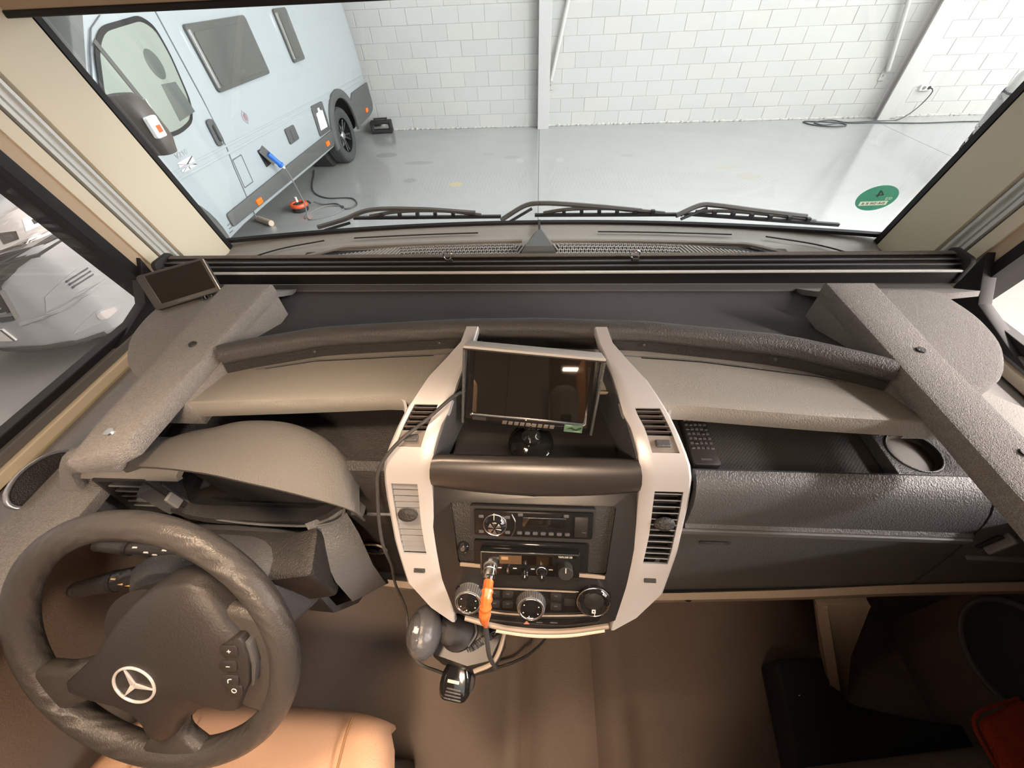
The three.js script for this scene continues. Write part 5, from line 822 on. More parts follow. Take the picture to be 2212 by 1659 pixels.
{ // car radio
  const t = thing('car_radio', 'glossy black car radio with a round silver dial', 'radio');
  mesh('surround', plate(K, roundRect(-0.099, -0.027, 0.096, 0.029, 0.004), -0.008, 0.003, 0.001, [roundRect(-0.092, -0.0215, 0.091, 0.0235, 0.003)]), M.blackMatte, t);
  const fp = mesh('faceplate', plate(K, roundRect(-0.0915, -0.021, 0.0905, 0.023, 0.003), -0.006, 0.006, 0.0015), M.blackGloss, t);
  const d = mesh('volume_dial', turned(K, -0.0595, 0.0, [[0, 0.014], [0.011, 0.0135], [0.0145, 0.010], [0.0165, 0.008], [0.0185, 0.006]], 40), M.blackGloss, t); mesh('dial_ring', ringOn(K, -0.0595, 0, 0.0175, 0.0009, 0.008), M.satinMetal, d);
  for (let k = 0; k < 6; k++) { const a = k * Math.PI / 3 + 0.52, c = [-0.0595, -0.002]; mesh('dial_segment', plate(K, [[c[0] + 0.0015 * Math.cos(a), c[1] + 0.0015 * Math.sin(a)], [c[0] + 0.0105 * Math.cos(a - 0.36), c[1] + 0.0105 * Math.sin(a - 0.36)], [c[0] + 0.0105 * Math.cos(a + 0.36), c[1] + 0.0105 * Math.sin(a + 0.36)]], 0.0135, 0.0148, 0.0002), k % 2 ? M.chrome : M.satinMetal, d); }
  mesh('chrome_arc', tube([K.at(-0.034, 0.018, 0.0065), K.at(-0.0285, 0.006, 0.007), K.at(-0.029, -0.008, 0.007), K.at(-0.034, -0.019, 0.0065)], 0.0012, 20, 6), M.chrome, fp);
  mesh('display', plate(K, roundRect(-0.017, -0.002, 0.051, 0.014, 0.002), 0.0055, 0.0068, 0.0005), M.screen, fp);
  for (let k = 0; k < 7; k++) mesh('preset_button', plate(K, roundRect(-0.0255 + k * 0.0123, -0.0155, -0.0175 + k * 0.0123, -0.0105, 0.0015), 0.0055, 0.0075, 0.0006), M.knobGrey, fp);
  for (const [x, y] of [[-0.081, 0.013], [-0.081, -0.013], [-0.040, 0.013], [-0.040, -0.013], [-0.02, 0.018], [0.05, 0.018]]) mesh('corner_key', plate(K, roundRect(x - 0.004, y - 0.0025, x + 0.004, y + 0.0025, 0.001), 0.0055, 0.0072, 0.0006), M.knobGrey, fp);
  const us = mesh('usb_flap', plate(K, roundRect(0.063, -0.017, 0.083, 0.018, 0.002), 0.0055, 0.0075, 0.0008), M.fascia, fp); mesh('print', box(0.006, 0.0012, 0.0005, 0.078, -0.008, 0.0078).applyMatrix4(K.m), M.knobGrey, us); void us;
  settle(t);
  const c = thing('cb_radio', 'black CB radio with knobs and a small display', 'CB radio');
  mesh('bezel', plate(K, roundRect(-0.095, -0.087, 0.088, -0.034, 0.004), -0.01, -0.001, 0.001), M.blackGloss, c);
  const body = mesh('body', plate(K, roundRect(-0.083, -0.0835, 0.073, -0.042, 0.003), -0.006, 0.014, 0.0015), M.blackGloss, c);
  mesh('trim_line', rod(K.at(-0.081, -0.0825, 0.0142), K.at(-0.081, -0.0435, 0.0142), 0.0007, 6), M.satinMetal, body); mesh('trim_line', rod(K.at(-0.081, -0.0435, 0.0142), K.at(0.071, -0.0435, 0.0142), 0.0005, 6), M.satinMetal, body);
  const dt = canvasTex(256, 48, (x, w, h) => { x.fillStyle = '#5a4632'; x.fillRect(0, 0, w * 0.42, h); x.fillStyle = '#15100d'; x.fillRect(w * 0.42, 0, w, h); x.fillStyle = '#9a8060'; x.fillRect(8, 8, 34, 18); x.fillStyle = '#2a1d12'; x.fillRect(w * 0.7, 0, 60, h); });
  mesh('display', printSheet(K, -0.052, -0.0625, 0.03, -0.0475, 0.0146), mat('cbDisplay', 0xffffff, 0.2, { map: dt }), body, { keepUV: true });
  const lt = canvasTex(256, 40, (x, w, h) => { x.fillStyle = '#0a0a0a'; x.fillRect(0, 0, w, h); x.fillStyle = '#d8d2c8'; x.font = 'bold 34px sans-serif'; x.textAlign = 'center'; x.fillText('TAYLOR III', w / 2, 32); });
  mesh('lettering', printSheet(K, 0.034, -0.0495, 0.066, -0.0445, 0.0146), mat('cbLetter', 0xffffff, 0.4, { map: lt }), body, { keepUV: true });
  const knob = (x, y, r, h, m, ring) => { const k = mesh('knob', turned(K, x, y, [[0, 0.0145 + h], [r * 0.9, 0.0145 + h], [r, 0.0135 + h], [r, 0.014]], 28), m, c); mesh('knob_mark', bar(K.at(x, y + r * 0.2, 0.015 + h), K.at(x, y + r * 0.9, 0.015 + h), 0.0012, 0.0008, K.n.toArray()), M.whitePlastic, k); if (ring) mesh('knob_ring', ringOn(K, x, y, r + 0.002, 0.0008, 0.0148), M.satinMetal, k); };
  knob(-0.012, -0.074, 0.0055, 0.016, M.blackGloss, false); knob(0.014, -0.074, 0.006, 0.016, M.blackGloss, true); knob(0.050, -0.066, 0.0115, 0.014, M.blackMatte, false);
  mesh('toggle', rod(K.at(-0.039, -0.07, 0.014), K.at(-0.038, -0.073, 0.022), 0.002, 10), M.chrome, c); mesh('mic_jack', rod(K.at(-0.066, -0.066, 0.012), K.at(-0.066, -0.066, 0.019), 0.011, 24), M.satinMetal, c);
  for (const x of [-0.052, -0.028, 0.0, 0.028]) mesh('panel_mark', box(0.006, 0.0012, 0.0004, x, -0.07, 0.0147).applyMatrix4(K.m), M.whitePlastic, body);
  settle(c);
  // plug in the CB's microphone socket, wrapped in orange tape, with its cable
  const p = thing('microphone_plug', 'metal plug wrapped in orange tape in the CB radio socket', 'plug');
  const a = K.at(-0.066, -0.066, 0.019), b = K.at(-0.066, -0.072, 0.034), d1 = K.at(-0.067, -0.085, 0.062), d2 = K.at(-0.071, -0.125, 0.058), d3 = K.at(-0.071, -0.15, 0.045);
  mesh('plug_shell', rod(a, b, 0.0095, 20), M.chrome, p); mesh('plug_collar', ringOn(frame(a.clone().lerp(b, 0.5), [1, 0, 0], K.v.toArray()), 0, 0, 0.0095, 0.0012, 0), M.satinMetal, p); mesh('plug_neck', rod(b, b.clone().lerp(d1, 0.35), 0.007, 16), M.chrome, p);
  mesh('tape_sleeve', (() => { const cv = new THREE.CatmullRomCurve3([b.clone().lerp(d1, 0.2), d1, K.at(-0.069, -0.105, 0.064), d2, d3]); const g = new THREE.TubeGeometry(cv, 30, 0.009, 10, false), q = g.attributes.position, cen = Array.from({ length: 31 }, (_, i) => cv.getPointAt(i / 30)); for (let i = 0; i < q.count; i++) { const k = Math.floor(i / 11), c0 = cen[k], f = k / 30, w = f < 0.15 ? 0.85 : f < 0.55 ? 0.95 + 0.12 * Math.sin(k * 1.7) : lerp(1.05, 0.4, (f - 0.55) / 0.45); const v = new THREE.Vector3().fromBufferAttribute(q, i).sub(c0).multiplyScalar(w).add(c0); q.setXYZ(i, v.x, v.y, v.z); } return g; })(), M.orangeTape, p);
  mesh('cable', tube([d3, K.at(-0.071, -0.18, 0.035), [-0.070, 1.19, -0.10], [-0.068, 1.13, -0.095], [-0.066, 1.08, -0.092]], 0.0038, 40, 8), M.cable, p);
  settle(p);
}
// ================================================================ steering wheel and column
const WN = V([0.0176, 0.58, 0.8144]), W = frame([-0.508, 1.348, -0.065], [0.99977, 0, -0.0216], V([0, 1, 0]).addScaledVector(WN, -0.58).toArray());
{
  const t = thing('steering_wheel', 'black four-spoke steering wheel with a chrome star emblem', 'steering wheel');
  mesh('rim', new THREE.TorusGeometry(0.182, 0.0183, 20, 96).applyMatrix4(W.m), M.wheelRubber, t, { crease: 1.5 });
  const spoke = (pts, z0, z1) => mesh('spoke', plate(W, roundPoly(pts, 0.012), z0, z1, 0.007), M.wheelRubber, t, { crease: 0.8 });
  spoke([[-0.09, -0.02], [-0.125, -0.033], [-0.168, -0.03], [-0.176, -0.06], [-0.155, -0.105], [-0.12, -0.09], [-0.085, -0.075]], -0.012, 0.012);
  spoke([[0.10, 0.075], [0.135, 0.07], [0.165, 0.06], [0.178, 0.02], [0.172, -0.05], [0.15, -0.095], [0.12, -0.085], [0.095, -0.06]], -0.012, 0.010);
  spoke([[-0.018, -0.09], [-0.016, -0.13], [-0.045, -0.165], [-0.035, -0.178], [0.045, -0.178], [0.05, -0.165], [0.022, -0.135], [0.032, -0.095]], -0.012, 0.011);
  // airbag pad, domed
  const out = [[-0.120, -0.046], [-0.121, -0.060], [-0.096, -0.072], [-0.057, -0.082], [-0.033, -0.096], [-0.020, -0.118], [-0.016, -0.138], [0.0, -0.145], [0.019, -0.130], [0.035, -0.104], [0.055, -0.086], [0.083, -0.075], [0.105, -0.078], [0.118, -0.082], [0.132, -0.052], [0.142, -0.023], [0.146, 0.012], [0.138, 0.042], [0.126, 0.060], [0.117, 0.082], [0.103, 0.100], [0.085, 0.112], [0.060, 0.112], [0.035, 0.104], [0.008, 0.085], [-0.016, 0.062], [-0.044, 0.030], [-0.068, 0.0], [-0.092, -0.022]];
  const c0 = [0.022, -0.012], rings = [[1.0, -0.022], [1.0, 0.006], [0.985, 0.012], [0.95, 0.017], [0.85, 0.023], [0.65, 0.029], [0.4, 0.032], [0.15, 0.033]].map(([k, h]) => out.map(([x, y]) => W.at(c0[0] + (x - c0[0]) * k, c0[1] + (y - c0[1]) * k, h).toArray()).reverse());
  mesh('airbag_pad', skin(rings.map((r) => r.slice().reverse())), M.wheelHub, t, { crease: 0.9 });
  const E = frame(W.at(0.004, -0.022, 0.0325), W.u.toArray(), W.v.toArray());
  const em = mesh('emblem', ringOn(E, 0, 0, 0.0265, 0.0018, 0.001, 48), mat('emblemMetal', lin(0.72, 0.71, 0.70), 0.3, { metalness: 0.35 }), t, { label: 'chrome three-pointed star in a ring' });
  for (const d of [107, -13, 227]) { const a = d * Math.PI / 180, b = a + Math.PI / 3, c = a - Math.PI / 3; mesh('star_arm', plate(E, [[0.0258 * Math.cos(a), 0.0258 * Math.sin(a)], [0.0042 * Math.cos(b), 0.0042 * Math.sin(b)], [0, 0], [0.0042 * Math.cos(c), 0.0042 * Math.sin(c)]], 0, 0.0026, 0.0008), M.emblemMetal, em); }
  // button island on one spoke
  const bi = mesh('button_panel', plate(W, roundPoly([[0.106, 0.0], [0.115, 0.025], [0.130, 0.039], [0.146, 0.044], [0.152, 0.012], [0.147, -0.025], [0.128, -0.056], [0.112, -0.033]], 0.008), 0.010, 0.024, 0.002), M.wheelHub, t);
  mesh('silver_inlay', plate(W, roundPoly([[0.148, 0.035], [0.154, 0.03], [0.157, 0.0], [0.151, -0.03], [0.146, -0.035], [0.151, 0.0]], 0.002), 0.008, 0.020, 0.001), M.knobGrey, t);
  for (const [x, y, k] of [[0.131, 0.026, 0], [0.126, 0.003, 1], [0.125, -0.019, 2], [0.128, -0.034, 3]]) { const b = mesh('wheel_button', plate(W, roundRect(x - 0.012, y - 0.008, x + 0.011, y + 0.008, 0.005), 0.0235, 0.0265, 0.001), M.wheelHub, bi); void b;
    if (k < 2) mesh('button_mark', box(0.005, 0.0009, 0.0004, x, y, 0.0266).applyMatrix4(W.m), M.whitePlastic, bi); if (k === 0) mesh('button_mark', box(0.0009, 0.005, 0.0004, x, y, 0.0266).applyMatrix4(W.m), M.whitePlastic, bi);
    if (k === 2) mesh('button_mark', tube([W.at(x - 0.003, y - 0.003, 0.0266), W.at(x - 0.002, y + 0.002, 0.0266), W.at(x + 0.003, y + 0.003, 0.0266)], 0.0006, 10, 5), M.whitePlastic, bi); if (k === 3) mesh('button_mark', ringOn(W, x, y, 0.003, 0.0005, 0.0266), M.whitePlastic, bi); }
  mesh('hub_back', turned(W, 0, 0, [[0.0, -0.05], [0.06, -0.05], [0.075, -0.03], [0.08, -0.012], [0, -0.012]], 36), M.wheelHub, t);
  settle(t);
}
{
  const t = thing('steering_column', 'dark steering column shroud with two control stalks', 'steering column');
  const ring = (k, w, h, dy = 0) => Array.from({ length: 28 }, (_, i) => { const a = i / 28 * 2 * Math.PI, cx = Math.sign(Math.cos(a)) * Math.abs(Math.cos(a)) ** 0.6, sy = Math.sign(Math.sin(a)) * Math.abs(Math.sin(a)) ** 0.6; return W.at(cx * w, sy * h + dy, -k).toArray(); });
  mesh('shroud', skin([ring(0.052, 0.05, 0.05), ring(0.056, 0.085, 0.07), ring(0.075, 0.11, 0.085, -0.005), ring(0.14, 0.13, 0.09, -0.01), ring(0.20, 0.14, 0.09, -0.015)].map((r) => r.reverse())), M.dash, t, { crease: 0.7 });
  mesh('upper_cowl', plate(frame([0, 0, 0], [1, 0, 0], [0, 0, -1]), roundPoly([[-0.585, 0.155], [-0.40, 0.155], [-0.335, 0.165], [-0.355, 0.243], [-0.39, 0.232], [-0.56, 0.233], [-0.60, 0.25]], 0.012), 1.22, 1.334, 0.008), M.dashDark, t);
  mesh('side_flank', sheet([[1.338, -0.243, -0.378], [1.30, -0.215, -0.355], [1.25, -0.18, -0.335], [1.17, -0.17, -0.33], [1.10, -0.19, -0.35]].map(([y, z, x]) => [0, 0.025, 0.05].map((d) => [x + d, y - d * 0.25, z - d * 0.7])), 0.01), M.dash, t, { crease: 0.9 });
  mesh('knee_cover', sheet([[1.24, -0.17], [1.15, -0.16], [1.05, -0.20], [0.98, -0.27]].map(([y, z]) => [-0.74, -0.62, -0.5, -0.38].map((x) => [x, y - (x > -0.42 ? 0.03 : 0), z])), 0.012), M.dash, t, { crease: 1 });
  const stalk = (a, b, r0, r1, dark) => { const d = V(b).sub(V(a)); const s = mesh('stalk', tube([a, V(a).lerp(V(b), 0.5), b], r0, 20, 14), dark ? M.fascia : M.dashDark, t); mesh('stalk_tip', rod(b, V(b).addScaledVector(d.clone().normalize(), 0.052), r1, 18, r1 * 0.72), M.wheelHub, s);
    const tip = mesh('stalk_cap', new THREE.SphereGeometry(r1 * 0.73, 14, 10).translate(...V(b).addScaledVector(d.clone().normalize(), 0.052).toArray()), M.wheelHub, s); void tip; mesh('stalk_ring', rod(V(b).addScaledVector(d.clone().normalize(), -0.003), V(b).addScaledVector(d.clone().normalize(), 0.003), r1 * 1.05, 18), M.rubber, s);
    const up = V([0, 0.75, 0.65]); for (const [f, o] of [[0.55, 0.3], [0.75, -0.2], [0.88, 0.5], [0.66, -0.6]]) { const p = V(a).lerp(V(b), f), n = up.clone().addScaledVector(V([0, 0.65, -0.75]), o).normalize(); p.addScaledVector(n, r0 * 0.98); mesh('stalk_mark', box(0.007, 0.0022, 0.0022, p.x, p.y, p.z), dark ? mat('markAmber', lin(0.75, 0.5, 0.22), 0.5) : M.whitePlastic, s); } };
  stalk([-0.48, 1.357, -0.186], [-0.625, 1.361, -0.187], 0.0095, 0.0115, false); stalk([-0.555, 1.332, -0.17], [-0.64, 1.333, -0.146], 0.0155, 0.0155, true);
  settle(t);
}
// ================================================================ monitors
{
  const t = thing('dash_monitor', 'large black monitor with a grey sunshade on a suction mount', 'monitor');
  const F = frame([-0.008, 1.5005, -0.399], [1, -0.0755, 0.0436], [0, 0.866, -0.5]);
  mesh('casing', plate(F, roundRect(-0.102, -0.064, 0.102, 0.064, 0.008), -0.02, 0.0, 0.003, [roundRect(-0.089, -0.044, 0.089, 0.057, 0.002)]), M.blackGloss, t);
  mesh('back_shell', plate(F, roundRect(-0.100, -0.062, 0.100, 0.062, 0.01), -0.032, -0.012, 0.005), M.blackMatte, t);
  mesh('screen', plate(F, [[-0.0895, -0.0445], [0.0895, -0.0445], [0.0895, 0.0575], [-0.0895, 0.0575]], -0.006, -0.002, 0), M.screen, t, { label: 'dark glossy screen mirroring the cab' });
  // sunshade: top and two tapering sides
  const grey = mat('shadeGrey', lin(0.50, 0.48, 0.46), 0.55);
  const sh = mesh('sunshade', plate(F, roundRect(-0.105, 0.0635, 0.105, 0.068, 0.002), -0.022, 0.020, 0.0015), grey, t); mesh('shade_edge', plate(F, roundRect(-0.105, 0.062, 0.105, 0.064, 0.0005), -0.015, 0.0205, 0.0004), M.rubber, sh);
  for (const s of [-1, 1]) { const Fs = frame(F.at(s * 0.1035, 0, 0), F.n.toArray(), F.v.toArray()); mesh('shade_side', plate(Fs, [[-0.018, -0.06], [0.002, -0.063], [0.020, 0.0635], [-0.018, 0.0635]], -0.0018, 0.0018, 0.0005), M.dash, sh); }
  for (let k = 0; k < 9; k++) mesh('button', plate(F, [[-0.040 + k * 0.0095, -0.0585], [-0.0325 + k * 0.0095, -0.0585], [-0.0315 + k * 0.0095, -0.0525], [-0.039 + k * 0.0095, -0.0525]], -0.0005, 0.0015, 0.0004), mat('buttonBronze' + k % 2, lin(0.12, 0.10, 0.085), 0.4), t);
  mesh('power_led', new THREE.SphereGeometry(0.0015, 8, 6).translate(...F.at(-0.002, -0.048, 0.0005).toArray()), M.whitePlastic, t);
  const st = canvasTex(128, 64, (c, w, h) => { c.fillStyle = '#5f7f6c'; c.fillRect(0, 0, w, h); c.fillStyle = '#1d3b2a'; c.beginPath(); c.moveTo(8, 44); c.lineTo(50, 20); c.lineTo(80, 36); c.lineTo(120, 14); c.lineTo(120, 30); c.lineTo(78, 54); c.lineTo(46, 38); c.closePath(); c.fill(); c.fillStyle = '#8fb59f'; c.fillRect(10, 6, 40, 8); c.fillRect(70, 50, 46, 8); });
  mesh('sticker', printSheet(F, 0.060, -0.061, 0.089, -0.048, 0.0009), mat('monitorSticker', 0xffffff, 0.35, { map: st }), t, { keepUV: true });
  mesh('plate_mark', plate(F, roundRect(-0.088, -0.056, -0.066, -0.050, 0.001), -0.0002, 0.0008, 0), M.fascia, t);
  settle(t);
  const m = thing('suction_mount', 'round black suction mount in the console tray', 'mount');
  const B = frame([-0.006, 1.4125, -0.352], [1, 0, 0], [0, 0, -1]);
  mesh('base_disc', turned(B, 0, 0, [[0, 0.0], [0.044, 0.0], [0.045, 0.003], [0.041, 0.006], [0.0, 0.006]], 44), M.blackGloss, m);
  mesh('suction_cup', turned(B, 0, 0.002, [[0, 0.022], [0.014, 0.022], [0.018, 0.02], [0.030, 0.016], [0.036, 0.011], [0.037, 0.006]], 44), M.blackGloss, m); mesh('cup_ring', ringOn(B, 0, 0.002, 0.0355, 0.0014, 0.0115), M.blackGloss, m);
  mesh('pull_tab', plate(B, roundPoly([[-0.02, -0.036], [0.024, -0.036], [0.03, -0.046], [0.0, -0.0505], [-0.028, -0.045]], 0.005), 0.001, 0.003, 0.0006), M.whitePlastic, m); mesh('post', rod([-0.006, 1.434, -0.36], [-0.006, 1.462, -0.418], 0.011, 20), M.blackGloss, m); mesh('ball_joint', new THREE.SphereGeometry(0.017, 20, 14).translate(-0.006, 1.435, -0.358), M.blackGloss, m);
  settle(m);
  const s = thing('small_monitor', 'small black reversing monitor on the carpeted side shelf', 'monitor');
  const G = frame([-0.763, 1.517, -0.677], [0.085, 0.002, -0.058], [-0.02, 0.052, -0.026]);
  mesh('casing', plate(G, roundRect(-0.062, -0.037, 0.064, 0.037, 0.006), -0.022, 0.003, 0.003), mat('casingGrey', lin(0.05, 0.05, 0.052), 0.5), s);
  mesh('screen', plate(G, [[-0.046, -0.027], [0.058, -0.027], [0.058, 0.032], [-0.046, 0.032]], 0.0022, 0.0042, 0), M.screen, s); mesh('screen_edge', bar(G.at(-0.0465, -0.027, 0.0038), G.at(-0.0465, 0.032, 0.0038), 0.001, 0.001), M.chrome, s); mesh('casing_edge', bar(G.at(0.0635, -0.034, 0.001), G.at(0.0635, 0.034, 0.001), 0.0016, 0.004, G.n.toArray()), M.satinMetal, s);
  mesh('logo', plate(G, roundRect(-0.018, -0.033, 0.004, -0.0305, 0.0005), 0.003, 0.0038, 0), M.knobGrey, s); mesh('knob', rod(G.at(0.026, -0.037, -0.002), G.at(0.026, -0.043, -0.002), 0.006, 14), M.blackGloss, s); mesh('knob', rod(G.at(0.038, -0.037, -0.002), G.at(0.038, -0.042, -0.002), 0.005, 14), M.blackGloss, s);
  mesh('bracket', bar(G.at(0, -0.02, -0.02), [-0.775, 1.482, -0.70], 0.03, 0.006, [0, 1, 0], 0.002), M.blackMatte, s); mesh('foot', box(0.07, 0.006, 0.05, -0.775, 1.4825, -0.70, 0.002), M.blackMatte, s);
  settle(s);
}
{ // remote control in the glovebox-side tray
  const t = thing('remote_control', 'slim black remote control lying in the tray by the console', 'remote control');
  const F = frame([0.266, 1.4105, -0.374], [0.99, 0, 0.0], [-0.02, 0, -1]);
  mesh('case', plate(F, roundRect(-0.021, -0.052, 0.021, 0.062, 0.005), 0.0, 0.014, 0.003), mat('remoteBlack', lin(0.03, 0.029, 0.029), 0.35), t);
  for (let r = 0; r < 9; r++) for (let c = 0; c < 5; c++) mesh('remote_button', box(0.0052, 0.0042, 0.003, -0.0146 + c * 0.0073, 0.052 - r * 0.0092, 0.0145, 0.001).applyMatrix4(F.m), (r + c) % 4 ? M.knobGrey : M.satinMetal, t);
  mesh('logo', box(0.016, 0.003, 0.0006, 0, -0.042, 0.0142).applyMatrix4(F.m), M.knobGrey, t); settle(t);
}
// ================================================================ gear lever, microphone and cables
{
  const t = thing('gear_lever', 'grey gear knob on a black lever housing below the console', 'gear lever');
  mesh('housing', skin([[1.0, 0.8], [1.02, 1], [1.12, 1], [1.135, 0.96]].map(([y, k]) => [[-0.20, -0.205], [-0.06, -0.205], [-0.052, -0.135], [-0.07, -0.095], [-0.11, -0.085], [-0.175, -0.10]].map(([x, z]) => [-0.125 + (x + 0.125) * k, y, -0.15 + (z + 0.15) * k]).reverse())), M.fascia, t, { crease: 0.4 });
  mesh('pale_edge', tube([[-0.055, 1.133, -0.20], [-0.05, 1.13, -0.145], [-0.066, 1.126, -0.098], [-0.10, 1.122, -0.082]], 0.004, 24, 8), M.beigeTrim, t);
  mesh('gate_frame', tube([[-0.155, 1.137, -0.175], [-0.10, 1.137, -0.172], [-0.088, 1.137, -0.165], [-0.086, 1.137, -0.125]], 0.0028, 24, 8), M.knobGrey, t);
  mesh('boot', skin([[1.13, 0.034, -0.128], [1.137, 0.03, -0.132], [1.141, 0.032, -0.135], [1.147, 0.024, -0.14], [1.152, 0.025, -0.146], [1.158, 0.016, -0.152]].map(([y, r, x]) => Array.from({ length: 18 }, (_, i) => [x + r * Math.cos(i / 18 * 6.2832), y, -0.138 + r * Math.sin(i / 18 * 6.2832)]).reverse())), M.rubber, t, { crease: 1 });
  mesh('boot_fold', tube([[-0.105, 1.14, -0.155], [-0.10, 1.143, -0.135], [-0.112, 1.14, -0.115]], 0.0022, 14, 6), M.knobGrey, t);
  mesh('lever', rod([-0.15, 1.145, -0.14], [-0.185, 1.165, -0.135], 0.011, 14), M.blackMatte, t);
  mesh('knob', new THREE.SphereGeometry(1, 32, 22).scale(0.029, 0.034, 0.042).rotateZ(0.25).translate(-0.188, 1.168, -0.129), M.knobGrey, t, { crease: 2 });
  mesh('knob_inlay', new THREE.SphereGeometry(1, 30, 20).scale(0.021, 0.026, 0.034).rotateZ(0.25).translate(-0.194, 1.178, -0.127), mat('knobInlay', lin(0.07, 0.068, 0.07), 0.25), t, { crease: 2 });
  settle(t);
  const m = thing('handheld_microphone', 'black handheld microphone hanging below the gear lever', 'microphone');
  const F = frame([-0.1375, 1.06, -0.078], [0.98, 0, 0.12], [0.05, 0.35, -0.93]);
  const out = roundPoly([[-0.024, -0.036], [0.020, -0.036], [0.030, -0.02], [0.026, 0.012], [0.012, 0.034], [-0.012, 0.034], [-0.026, 0.012], [-0.030, -0.015]], 0.012, 4);
  mesh('body', plate(F, out, -0.012, 0.014, 0.009), M.blackGloss, m, { crease: 0.9 });
  mesh('label_bar', plate(F, roundRect(-0.014, -0.006, 0.008, -0.001, 0.001), 0.0135, 0.0152, 0.0004), M.cream, m);
  for (let k = 0; k < 4; k++) mesh('speaker_slot', plate(F, roundRect(-0.016 + k * 0.001, -0.031 + k * 0.005, 0.016 - k * 0.001, -0.0285 + k * 0.005, 0.001), 0.0132, 0.0146, 0.0003), M.dash, m);
  mesh('talk_button', plate(F, roundPoly([[0.027, -0.018], [0.034, -0.012], [0.034, 0.006], [0.026, 0.012]], 0.003), -0.006, 0.008, 0.002), M.blackMatte, m);
  mesh('strain_relief', rod(F.at(0, 0.032, 0), F.at(0, 0.055, 0.008), 0.007, 12, 0.005), M.blackMatte, m);
  // coiled cord
  const a = F.at(0, 0.05, 0.008), path = new THREE.CatmullRomCurve3([a, V([-0.145, 1.105, -0.125]), V([-0.12, 1.125, -0.108]), V([-0.085, 1.135, -0.128]), V([-0.066, 1.138, -0.14])]), pts = [];
  for (let i = 0; i <= 420; i++) { const f = i / 420, p = path.getPointAt(f), tg = path.getTangentAt(f), n1 = V([0, 1, 0]).cross(tg).normalize(), n2 = tg.clone().cross(n1), an = f * 2 * Math.PI * 34; pts.push(p.addScaledVector(n1, 0.0055 * Math.cos(an)).addScaledVector(n2, 0.0055 * Math.sin(an))); }
  mesh('coiled_cord', new THREE.TubeGeometry(new THREE.CatmullRomCurve3(pts), 1000, 0.0021, 5, false), M.cable, m, { crease: 2 });
  mesh('cord_end', rod([-0.071, 1.136, -0.137], [-0.058, 1.143, -0.143], 0.0085, 16), M.blackGloss, m); mesh('end_ring', new THREE.TorusGeometry(0.009, 0.0012, 8, 24).rotateY(0.9).translate(-0.061, 1.1425, -0.141), M.satinMetal, m);
  settle(m);
  const cab = (pts, r, lab, n = 'cable') => tag(mesh(n, tube(pts, r, 120, 6), M.cable, null, { crease: 2 }), lab, 'cable');
  cab([[-0.105, 1.49, -0.415], [-0.125, 1.512, -0.375], [-0.160, 1.501, -0.340], [-0.200, 1.482, -0.312], [-0.230, 1.452, -0.286], [-0.240, 1.41, -0.266], [-0.243, 1.33, -0.222], [-0.244, 1.26, -0.21], [-0.255, 1.18, -0.20], [-0.25, 1.09, -0.175], [-0.24, 1.06, -0.13], [-0.22, 1.05, -0.10], [-0.165, 1.055, -0.083]], 0.0028, 'thin black cable trailing from the monitor down the silver arch', 'monitor_cable');
  cab([[0.035, 1.16, -0.19], [0.034, 0.95, -0.195], [0.03, 0.77, -0.188], [-0.02, 0.69, -0.162], [-0.09, 0.665, -0.14], [-0.16, 0.67, -0.13]], 0.0035, 'loose black cable looping under the console onto the floor', 'floor_cable');
}
